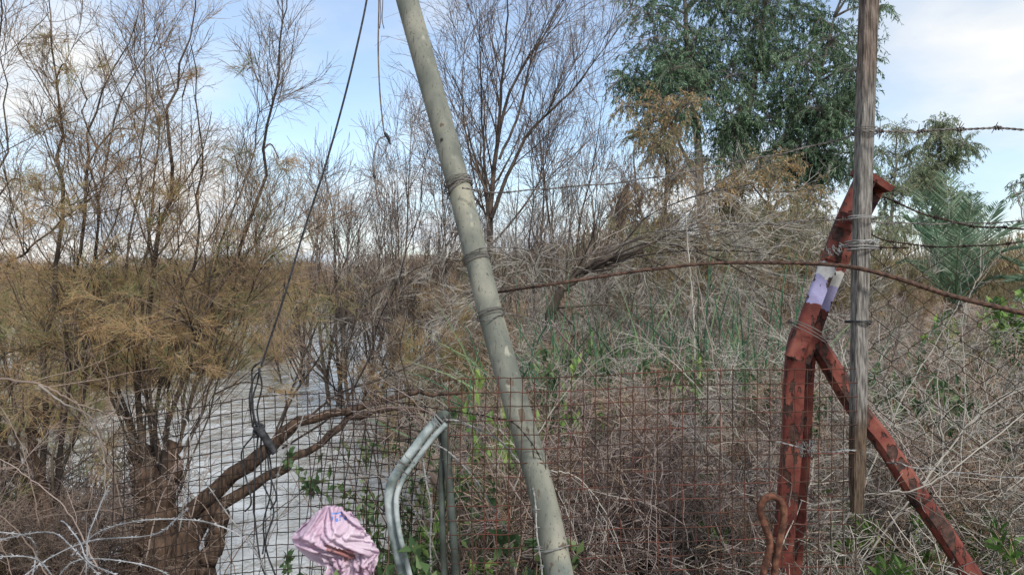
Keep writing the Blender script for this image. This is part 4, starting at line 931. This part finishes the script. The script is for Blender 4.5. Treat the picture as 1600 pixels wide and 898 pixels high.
# flared cut end plate, and bolts/cleats on the beam
b = MB(); e = P(1362, 280, 2.31); b.section([e + [-0.006, 0, -0.012], e + [0.004, 0, 0.004]], [(-0.052, -0.036), (0.05, -0.04), (0.055, 0.03), (-0.05, 0.036)], None, [1.0, 1.08]); b.build('end_plate', M['red'], root, loc=off, flat=True)
for (px, py, an) in ((1300, 400, 0.5), (1322, 352, 0.5), (1328, 338, 0.4)):
    c = P(px, py, 2.255); b = MB(); b.section([c + [-0.032, 0.0, 0.016 * an], c + [0.03, 0.01, -0.02 * an]], [(-0.009, -0.003), (0.009, -0.003), (0.009, 0.003), (-0.009, 0.003)]); b.build('cleat', M['red'], root, loc=off, flat=True)
b = MB(); br = smooth(trace([(1266, 520, 2.33), (1300, 575, 2.34), (1340, 640, 2.34), (1380, 690, 2.33), (1425, 760, 2.31), (1470, 825, 2.29), (1522, 905, 2.27), (1600, 1020, 2.24), (1760, 1290, 2.2)], 0), 70)
b.section(br, [(-0.027, -0.012), (-0.016, -0.024), (0.016, -0.024), (0.027, -0.012), (0.027, 0.012), (0.016, 0.024), (-0.016, 0.024), (-0.027, 0.012)], None, [0.9, 1.05, 1, 1, 1, 1]); b.build('brace', M['red'], root, loc=off, sharp=True, attr=True)
tie('steel wire loops round the joint of the red beam', P(1262, 517, 2.30), unit(be[20] - be[0]) + np.array([0.2, 0, 0]), 0.058, 3, 0.006, 0.0015, 'galv_dark', 0.003, seed=7)
tie('dark wire ring round the lower red brace', P(1440, 780, 2.30), unit(br[50] - br[30]), 0.03, 2.5, 0.003, 0.0015, 'rust_dark', 0.002, seed=8)

# ================================================================== rusty rod
tube_thing('rusty_rod', 'long bowed rusty rod crossing from the leaning pole to the right edge', 'rod', trace([(740, 462, 2.45), (780, 456, 2.42), (840, 447), (900, 438), (1000, 423), (1100, 412), (1200, 410), (1290, 413, 2.2), (1345, 420, 2.14), (1400, 434, 2.14), (1480, 460), (1560, 480), (1680, 508)], 2.22), [0.0042, 0.0045, 0.0048, 0.0055, 0.0068, 0.0078], M['rod'], 10, 160)
# hooked bar
tube_thing('hooked_bar', 'thick rusty bar bent into a loop in front of the red post', 'bar', trace([(1160, 1300), (1180, 1000), (1192, 900), (1203, 850), (1193, 815), (1188, 792), (1196, 778), (1208, 775), (1220, 783), (1225, 803), (1219, 840), (1212, 880), (1207, 960), (1200, 1300)], 1.98), [0.009], M['rust_bar'], 12, 90)

# ================================================================== wire mesh panels
def mesh_panel(label, x0, x1, top, Y, cell, rowh, m, rng, r=0.0011, amp=0.01, tilt=0.0, bottom=1330, skew=0.0, name='mesh_panel', stick=0.012, drop=0.0, lean=0.0):
    nv = int((x1 - x0) / cell); nh = int((bottom - min(top)) / rowh); b = MB()
    ph = rng.uniform(0, 6, 8)
    def warp(px, py):
        u, v = px / 100, py / 100
        dx = amp * 600 * (np.sin(u * 0.9 + v * 0.6 + ph[0]) * 0.5 + 0.35 * np.sin(v * 1.6 + ph[1])) + skew * (py - 700)
        dy = amp * 600 * (np.sin(u * 0.8 + ph[2]) * 0.5 + 0.3 * np.sin(u * 2.1 + v + ph[3])) + tilt * (px - x0)
        yy = Y + amp * 3 * (np.sin(u * 1.1 + ph[4]) + np.sin(v * 1.3 + ph[5])) + lean * (py - 600) / 300
        return np.stack([(px + dx - 800) / F * yy, yy, 1.6 + (449 - (py + dy)) / F * yy], -1)
    topf = lambda px: np.interp(px, np.linspace(x0, x1, len(top)), top)
    for i in range(nv + 1):
        px = x0 + i * cell; t0 = topf(px) - rng.uniform(0, stick) * 600
        if rng.uniform() < drop: continue
        py = np.linspace(t0, bottom, 44); w = warp(np.full(44, px), py); w[:, 0] += 0.0009 * rng.normal(size=44)
        b.tubes(w[None], np.full((1, 44), r), 4)
    for j in range(nh + 1):
        px = np.linspace(x0, x1, 60); py = topf(px) + j * rowh; a, c = (0, 60) if rng.uniform() > drop else sorted(rng.integers(0, 60, 2))
        if c - a < 3: continue
        w = warp(px, py); w[:, 2] += 0.0008 * rng.normal(size=60); w[:, 1] -= 0.002
        b.tubes(w[None, a:c], np.full((1, c - a), r), 4)
    return tag(b.build(name, m), label, 'wire mesh')
mesh_panel('rusty square wire mesh across the brambles, left of and over the red post', 700, 1338, [592, 590, 583, 577, 575], 2.17, 19.3, 22.0, M['rust'], R(5), 0.0014, 0.004)
mesh_panel('dark warped square wire mesh in front of the river and thick trunk', 175, 650, [660, 640, 622, 612, 606], 2.75, 17.2, 19.2, M['rust_dark'], R(6), 0.0017, 0.009)
mesh_panel('second slanting sheet of dark wire mesh overlapping behind the pink bag', 500, 720, [622, 628, 640], 2.85, 17.5, 19.0, M['rust_dark'], R(8), 0.0016, 0.010, skew=-0.16)

# chain link
def chain_link(label, x0, x1, y0, y1, Y, W, H, m, r=0.0014):
    b = MB(); n = int((x1 - x0) / (W / 2)) + 1; rows = int((y1 - y0) / H * 2); rg = R(17)
    for i in range(n):
        cx = x0 + i * W / 2 * 1.0; pts = []
        for j in range(rows):
            sgn = 1 if (j + i) % 2 else -1
            px = cx + sgn * W / 4; py = y0 + j * H / 2
            px += 5 * math.sin(py / 90 + i * 0.13); py += 0.10 * (px - x0) + 4 * math.sin(px / 70)
            for e in (-0.12, 0.12):
                pts.append(P(px, py + e * H * 0.5, Y + 0.003 * sgn * (1 if e > 0 else -1) + 0.02 * math.sin(px / 90)))
        pts = np.array(pts) + 0.0008 * rg.normal(size=(len(pts), 3)); b.tubes(pts[None], np.full((1, len(pts)), r), 4)
    return tag(b.build('chain_link_panel', m), label, 'chain link')
chain_link('dark rusty chain link panel right of the wooden post', 1352, 1680, 368, 1320, 2.36, 54, 48, M['rust_dark'], 0.0012)
tube_thing('tension_wire', 'thin tension wire level across the chain link', 'wire', trace([(1340, 517, 2.22), (1450, 519), (1560, 518), (1680, 516)], 2.34), 0.0009, M['galv_dark'], 5, 30)

# ================================================================== bent tube frame
root = thing('bent_tube_frame', 'bent grey-green tube frame wound with wire at the end of the mesh', 'frame', loc=tuple(P(640, 449, 2.4)[:2]) + (zr(640, 2.4),)); off = np.array(root.location)
b = MB(); b.path(trace([(692, 650), (672, 668), (650, 697), (628, 727), (613, 752), (608, 780), (613, 825), (622, 870), (635, 930), (652, 1060), (665, 1250)], 2.4), [0.014, 0.0145, 0.0155, 0.0145, 0.014, 0.014], 14, 70); b.build('tube', M['tube'], root, loc=off)
b = MB(); b.path(trace([(697, 662), (676, 684), (655, 712), (636, 738), (624, 760), (619, 785), (624, 830), (636, 880), (650, 940), (668, 1060), (684, 1250)], 2.37), 0.008, 12, 70); b.build('tube', M['tube'], root, loc=off)
b = MB(); b.path(trace([(694, 652), (697, 700), (703, 765), (712, 900), (722, 1200)], 2.46), 0.0125, 12, 30); b.path(trace([(684, 672), (692, 700), (690, 760), (694, 900), (703, 1080)], 2.48), 0.010, 12, 30); b.build('rear_post', M['tube_dark'], root, loc=off)
b = MB(); b.path([P(684, 655, 2.395), P(694, 648, 2.4), P(700, 655, 2.42)], [0.015, 0.016, 0.013], 12, 12); b.build('end_cap', M['tube_dark'], root, loc=off)
tie('barbed wire coiled round the bent grey-green tube', P(632, 722, 2.39), unit(trace([(613, 752)], 2.4)[0] - trace([(650, 697)], 2.4)[0]), 0.026, 4, 0.017, 0.0014, 'galv_dark', 0.008, seed=12)
tie('pale wire coiled round the top of the bent tube', P(688, 658, 2.4), np.array([-0.6, 0, -0.6]), 0.022, 4, 0.006, 0.0014, 'galv', 0.004, seed=13)

# ================================================================== razor wire coils bottom left
def razor(label, pts, Y, seed, r=0.0018, w=0.006, gap=0.024, name='razor_wire'):
    rg = R(seed); p = smooth(trace(pts, Y), 160); p[:, 1] += 0.05 * np.sin(np.linspace(0, 5, 160) + seed)
    b = MB(); b.path(p, r, 5); ln = np.concatenate([[0], np.cumsum(np.linalg.norm(np.diff(p, axis=0), axis=1))]); x = np.arange(gap, ln[-1], gap)
    q = np.stack([np.interp(x, ln, p[:, i]) for i in range(3)], -1); T = unit(np.stack([np.interp(x, ln, unit(np.gradient(p, axis=0))[:, i]) for i in range(3)], -1))
    s = unit(np.cross(T, [0, 1.0, 0.2]) + 0.5 * rg.normal(size=q.shape))
    for sg in (-1, 1):
        for st in (-1, 1):
            b.leaves(q, s * sg * 0.6 + T * st, w * 2.0 * rg.uniform(0.8, 1.3, len(q)), 0.003, rg, 0.0)
    o = b.build(name, M['razor']); return tag(o, label, 'razor wire', 'loops of silver razor wire at the bottom left')
razor('razor wire strand dropping vertically in front of the thick trunk', [(158, 765), (145, 790), (141, 815), (143, 835), (150, 865), (149, 898), (150, 1000)], 2.2, 1)
razor('pale razor wire loop sweeping down right below the trunk', [(80, 821), (105, 824), (138, 841), (155, 868), (190, 897), (260, 960)], 2.1, 2)
razor('long razor wire arc over the foot of the trunk towards the rope', [(110, 870), (138, 845), (171, 821), (221, 807), (276, 807), (330, 820), (380, 855), (420, 930)], 2.3, 3)
razor('razor wire hook at the lower left corner', [(-20, 818), (20, 822), (41, 829), (47, 846), (41, 871), (36, 900), (30, 960)], 2.15, 4)
razor('razor wire arc low behind the vertical strand', [(40, 900), (83, 868), (133, 850), (210, 846), (249, 832), (300, 790)], 2.25, 5)
razor('lowest razor wire strand along the bottom left', [(-20, 868), (30, 880), (80, 900), (150, 930)], 2.1, 6)
razor('razor wire strand crossing from the left edge under the leaves', [(-20, 850), (60, 838), (110, 850), (160, 880), (200, 930)], 2.35, 7)
razor('razor wire arc rising out of the bottom edge by the trunk', [(60, 930), (110, 880), (180, 865), (250, 880), (300, 930)], 2.3, 8)
barbed('silver wire bent up over the mesh left of the rope', [(262, 668, 2.6), (290, 655), (298, 700), (300, 730), (287, 783), (280, 830)], 2.6, 'galv', 0.0013, seed=16, gap=0.07)
barbed('slack silver wire slanting from the trunk to the bottom by the rope', [(300, 730), (330, 765), (360, 810), (395, 850), (430, 930)], 2.6, 'galv', 0.0012, seed=17, gap=0.08)
barbed('silver wire loop hanging over the mesh right of the rope', [(408, 615, 2.62), (445, 618), (470, 632), (472, 652), (455, 690), (440, 720), (425, 780), (420, 850)], 2.6, 'galv', 0.0013, seed=18, gap=0.09)

# ================================================================== black rope and cords
root = thing('black_rope', 'long black rope slanting down from the top and knotted over the mesh', 'rope', loc=P(405, 570, 2.5)); off = np.array(root.location)
b = MB(); rp = trace([(580, -60, 2.75), (573, 0, 2.72), (556, 80), (535, 165), (508, 260), (475, 360), (445, 460), (420, 535), (408, 572)], 2.6)
b.path(rp, 0.0036, 8, 90); b.build('line', M['rope'], root, loc=off)
b = MB(); rg = R(77)
loops = [[(408, 572), (398, 576), (393, 600), (396, 640), (402, 672)], [(408, 572), (401, 590), (398, 620), (400, 650), (406, 675)], [(404, 576), (394, 590), (391, 625), (398, 668)], [(409, 572), (410, 600), (404, 640), (405, 672)],
         [(404, 672), (410, 700), (412, 750), (418, 800), (414, 850), (430, 900)], [(406, 674), (420, 720), (424, 770), (412, 812), (410, 850), (415, 862)], [(403, 674), (398, 720), (400, 790), (396, 820), (410, 870), (425, 905)],
         [(404, 676), (416, 690), (419, 740), (428, 775), (422, 800)], [(402, 676), (385, 700), (383, 740), (395, 780), (380, 800)]]
for q in loops: b.path(trace(q, 2.52) + 0.006 * rg.normal(size=(len(q), 3)) * [1, 2, 1], 0.0028, 6, 40)
b.build('loop', M['rope'], root, loc=off)
b = MB(); b.path(wrap(P(404, 672, 2.52), np.array([0.1, 0, 1]), 0.008, 5, 0.007, 0.004, rg, 0.003), 0.004, 6); b.path(trace([(404, 668), (412, 680), (422, 695), (430, 708)], 2.5), [0.012, 0.014, 0.013, 0.011], 8, 14); b.build('knot', M['rope'], root, loc=off)
root = thing('dangling_cord', 'thin brown cord with two knots hanging beside the leaning pole', 'cord', loc=P(596, 0, 2.7)); off = np.array(root.location)
b = MB(); b.path(trace([(590, -60), (592, 0), (591, 80), (594, 150), (600, 205), (604, 214)], 2.7), 0.0028, 6, 60); b.path(trace([(604, 213), (592, 218), (585, 240), (585, 270), (588, 300), (594, 322), (599, 328)], 2.7), 0.0022, 6, 50)
b.path(trace([(597, -60), (598, 0), (597, 30), (600, 45)], 2.7), 0.0016, 5, 16); b.path(trace([(592, -60), (594, 0), (595, 25), (593, 45)], 2.7), 0.0016, 5, 16); b.build('line', M['cord'], root, loc=off)
b = MB(); b.path(trace([(601, 208), (605, 213), (608, 220), (610, 226)], 2.7), [0.005, 0.0065, 0.005, 0.002], 7, 12); b.build('knot', M['rope'], root, loc=off)
b = MB(); b.path(trace([(583, 270), (585, 275), (586, 279)], 2.7), [0.003, 0.006, 0.003], 7, 10); b.build('knot', M['rope'], root, loc=off)

# ================================================================== pink bag
bl = tuple(P(520, 850, 2.35)); root = thing('plastic_bag', 'crumpled pink plastic bag caught on the wire mesh', 'bag', loc=bl)
def crumpled_sheet(seed, W, H, left, right, nu, nv, bulge, iters=320, ybase=2.34):
    """a sheet larger than the space it hangs in, relaxed until it buckles into folds"""
    rg = R(seed); u = np.linspace(0, 1, nu)[None, :]; v = np.linspace(0, 1, nv)[:, None]
    l = smooth(trace(left, ybase), nv)[:, None, :]; r_ = smooth(trace(right, ybase), nv)[:, None, :]
    X = l * (1 - u[..., None]) + r_ * u[..., None]
    X[..., 2] += 0.035 * np.sin(math.pi * u) * (1 - v) ** 3
    X[..., 1] -= bulge * np.sin(math.pi * u) * np.sin(math.pi * np.clip(v * 1.9, 0, 1))
    # broad folds first, then small noise
    n_ = np.array([[mnoise.noise(Vector((a * 4.5, b_ * 2.6, seed))) for a in u[0]] for b_ in v[:, 0]]); X[..., 1] += 0.022 * n_; X += 0.0018 * rg.normal(size=X.shape)
    X0 = X.copy(); pins = [(0, 0), (0, nu // 2), (0, nu - 1), (nv // 4, 0), (nv // 4, nu - 1), (int(nv * .42), int(nu * .45)), (int(nv * .45), nu - 1), (int(nv * .45), int(nu * 0.1))]
    dx_, dy_ = W / (nu - 1), H / (nv - 1); dg = math.hypot(dx_, dy_)
    cons = [((0, 1), dx_, 1), ((1, 0), dy_, 1), ((1, 1), dg, .7), ((1, -1), dg, .7), ((0, 2), 2 * dx_, .25), ((2, 0), 2 * dy_, .25), ((0, 4), 4 * dx_, .06), ((4, 0), 4 * dy_, .06)]
    V_ = np.zeros_like(X)
    for it in range(iters):
        prev = X.copy(); X = X + V_ * 0.9; X[..., 2] -= 0.00003
        acc = np.zeros_like(X); cnt = np.zeros(X.shape[:2])[..., None]
        for (a, b_), ln, st in cons:
            A = (slice(0, nv - a), slice(max(0, -b_), nu - max(0, b_))); B = (slice(a, nv), slice(max(0, b_), nu + min(0, b_)))
            d = X[B] - X[A]; m_ = np.linalg.norm(d, axis=-1, keepdims=True); c = d * ((m_ - ln) / np.maximum(m_, 1e-6)) * 0.5 * st
            acc[A] += c; acc[B] -= c; cnt[A] += 1; cnt[B] += 1
        X = X + acc / np.maximum(cnt, 1) * 1.8
        for p_ in pins: X[p_] = X0[p_]
        X[..., 1] = np.clip(X[..., 1], ybase - 0.085, ybase + 0.03)
        X = X + 0.02 * (X0 - X) * [1, 0.1, 1]
        V_ = X - prev
    return X
def sheet_obj(X, name, m, keep=None, parent=None):
    nv, nu = X.shape[:2]; b = MB(); q = [[j_ * nu + i_, j_ * nu + i_ + 1, (j_ + 1) * nu + i_ + 1, (j_ + 1) * nu + i_] for j_ in range(nv - 1) for i_ in range(nu - 1) if keep is None or keep(i_ / nu, j_ / nv)]
    b.raw(X.reshape(-1, 3), q); o = b.build(name, m, parent or root, loc=bl)
    me = o.data; import bmesh
    bm = bmesh.new(); bm.from_mesh(me); bmesh.ops.delete(bm, geom=[v_ for v_ in bm.verts if not v_.link_faces], context='VERTS'); bm.to_mesh(me); bm.free()
    return o
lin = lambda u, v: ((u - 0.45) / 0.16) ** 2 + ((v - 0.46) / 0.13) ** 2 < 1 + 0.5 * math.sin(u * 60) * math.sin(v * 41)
XF = crumpled_sheet(3, 0.335, 0.43, [(482, 812), (458, 838), (468, 856), (500, 866), (512, 885), (506, 915), (518, 985)], [(545, 802), (566, 822), (570, 842), (590, 862), (584, 885), (592, 915), (580, 985)], 58, 74, 0.05)
XB = crumpled_sheet(4, 0.29, 0.36, [(480, 814), (456, 840), (478, 868), (506, 880), (520, 905), (530, 960)], [(546, 803), (570, 830), (583, 850), (588, 872), (580, 905), (575, 960)], 44, 56, -0.012, 200, 2.365)
mark = lambda u, v: 0.60 < u < 0.80 and 0.03 < v < 0.105 and (v < 0.045 or (int(u * 58) % 4 != 0 and int(v * 74) != 4 and (int(u * 29) + int(v * 37)) % 3 != 0))
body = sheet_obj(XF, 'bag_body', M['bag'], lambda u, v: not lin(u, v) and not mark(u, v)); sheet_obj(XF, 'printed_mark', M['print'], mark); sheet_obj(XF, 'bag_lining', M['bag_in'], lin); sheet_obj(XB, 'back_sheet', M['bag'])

# ================================================================== foreground twigs, stalks, arching branches
def branch(label, pts, Y, r, m='twig_grey', seed=0, sub=6, name='dead_branch', cat='branch', l=0.25, group=None, lv=2):
    rg = R(seed + 500); q = smooth(trace(pts, Y), 30); q += 0.002 * rg.normal(size=q.shape); RR = np.linspace(r, max(r * 0.3, 0.0008), 30)
    b = MB(); b.path(q, RR, 6); A, RA = grow(q[None], RR[None], sub, 0.1, 0.98, l, (20, 60), 7, 0.14, 0.02, 0.5, 0.0009, rg, 0.3); b.tubes(A, RA, 4)
    if lv > 1:
        B_, RB = grow(A, RA, 4, 0.15, 1, l * 0.4, (25, 60), 5, 0.2, 0.0, 0.6, 0.0007, rg, 0.3); b.tubes(B_, RB, 3)
    return tag(b.build(name, M[m]), label, cat, group)
branch('pale smooth branch crossing the red brace and rising to the right', [(1270, 790), (1340, 775), (1395, 768), (1425, 765), (1470, 745), (1530, 700), (1620, 630)], 2.2, 0.0042, seed=1, sub=5)
branch('long thin stem slanting up behind the wooden post foot', [(1255, 960), (1300, 850), (1345, 770), (1400, 640), (1460, 540), (1500, 470)], 2.6, 0.0035, seed=2)
branch('dark forked twig hanging right of the wooden post', [(1400, 530, 2.6), (1395, 560), (1380, 590), (1365, 590)], 2.6, 0.003, 'twig_dark', 3, 3, l=0.1)
branch('upright grey stem in the thicket above the mesh', [(1050, 980), (1045, 760), (1042, 640), (1060, 560), (1080, 480), (1085, 440)], 2.9, 0.0032, 'twig_red', 4)
branch('curved brown stem right of the upright grey one', [(1135, 980), (1130, 780), (1125, 620), (1110, 540), (1095, 470), (1085, 400)], 3.0, 0.0035, 'twig_red', 5)
branch('long brown cane slanting down right across the mesh', [(860, 500), (930, 590), (1000, 680), (1060, 740), (1120, 810), (1160, 900)], 2.9, 0.0035, 'twig_red', 6)
branch('thick dark branch on the ground left of the leaning pole', [(670, 740), (710, 790), (750, 840), (780, 900), (800, 980)], 3.2, 0.018, 'twig_dark', 7, 6, l=0.4)
branch('pale cane arching right of the leaning pole', [(860, 735), (900, 745), (940, 790), (970, 860), (990, 960)], 2.5, 0.002, 'twig_grey', 8)
branch('curved bare twig sticking up against the sky at the right edge', [(1620, 440), (1600, 350), (1590, 310), (1578, 285)], 3.0, 0.003, 'twig_red', 9, 2, l=0.12)
branch('pale broken branch curving down over the thick trunk', [(60, 600), (100, 630), (140, 650), (159, 700), (164, 741), (165, 783)], 3.0, 0.0048, 'twig_grey', 10, 5)
branch('grey branch running into the tangle from the left edge', [(-20, 590), (60, 600), (110, 625), (150, 640), (205, 655)], 3.2, 0.006, 'twig_dark', 11, 8, l=0.4)
branch('pale dead stalk standing in the middle of the thicket', [(1086, 620), (1084, 500), (1076, 400), (1068, 290)], 7.0, 0.012, 'twig_grey', 12, 14, l=0.18)
gX = 'long bare stems criss-crossing behind the chain link'; rr = random.Random(8)
for i in range(26):
    x = 1290 + i * 12 + rr.uniform(-4, 4); l_ = rr.uniform(180, 420); a = rr.uniform(-0.9, 1.3); y = rr.uniform(760, 980)
    p = [(x, y), (x + l_ * 0.35 * math.sin(a), y - l_ * 0.4), (x + l_ * 0.75 * math.sin(a) + rr.uniform(-20, 20), y - l_ * 0.75), (x + l_ * 1.2 * math.sin(a), y - l_ * 0.95)]
    branch('long bare arching stem behind the chain link, %s counting from the red post' % ORD[i], p, rr.uniform(2.45, 3.4), rr.uniform(0.0018, 0.0034), rr.choice(['twig_grey', 'twig_grey', 'twig_red']), 20 + i, 8, 'dry_weed', 'stem', 0.22, gX)
gY = 'bare canes in the brambles behind the rusty mesh'
for i in range(26):
    x = 700 + i * 20.5 + rr.uniform(-7, 7); l_ = rr.uniform(150, 330); a = rr.uniform(-1.2, 1.2); y = rr.uniform(760, 960)
    p = [(x, y), (x + l_ * 0.3 * math.sin(a), y - l_ * 0.45), (x + l_ * 0.8 * math.sin(a), y - l_ * 0.8), (x + l_ * 1.3 * math.sin(a), y - l_ * 0.8)]
    branch('thin bare cane in the brambles behind the rusty mesh, %s from the leaning pole' % ORD[i], p, rr.uniform(2.4, 3.2), rr.uniform(0.0014, 0.0026), rr.choice(['twig_grey', 'twig_red', 'twig_red']), 60 + i, 8, 'dry_cane', 'stem', 0.2, gY)
gZ = 'straggling dark twigs at the bottom left'
for i in range(16):
    x = -20 + i * 28 + rr.uniform(-9, 9); l_ = rr.uniform(150, 320); a = rr.uniform(-1.0, 1.2); y = rr.uniform(820, 960)
    p = [(x, y), (x + l_ * 0.3 * math.sin(a), y - l_ * 0.4), (x + l_ * 0.8 * math.sin(a), y - l_ * 0.7), (x + l_ * 1.2 * math.sin(a), y - l_ * 0.85)]
    branch('straggling grey twig in the bottom left tangle, %s from the left edge' % ORD[i], p, rr.uniform(2.9, 4.2), rr.uniform(0.002, 0.004), rr.choice(['twig_dark', 'twig_dark', 'twig_red']), 100 + i, 9, 'straggling_weed', 'stem', 0.28, gZ)
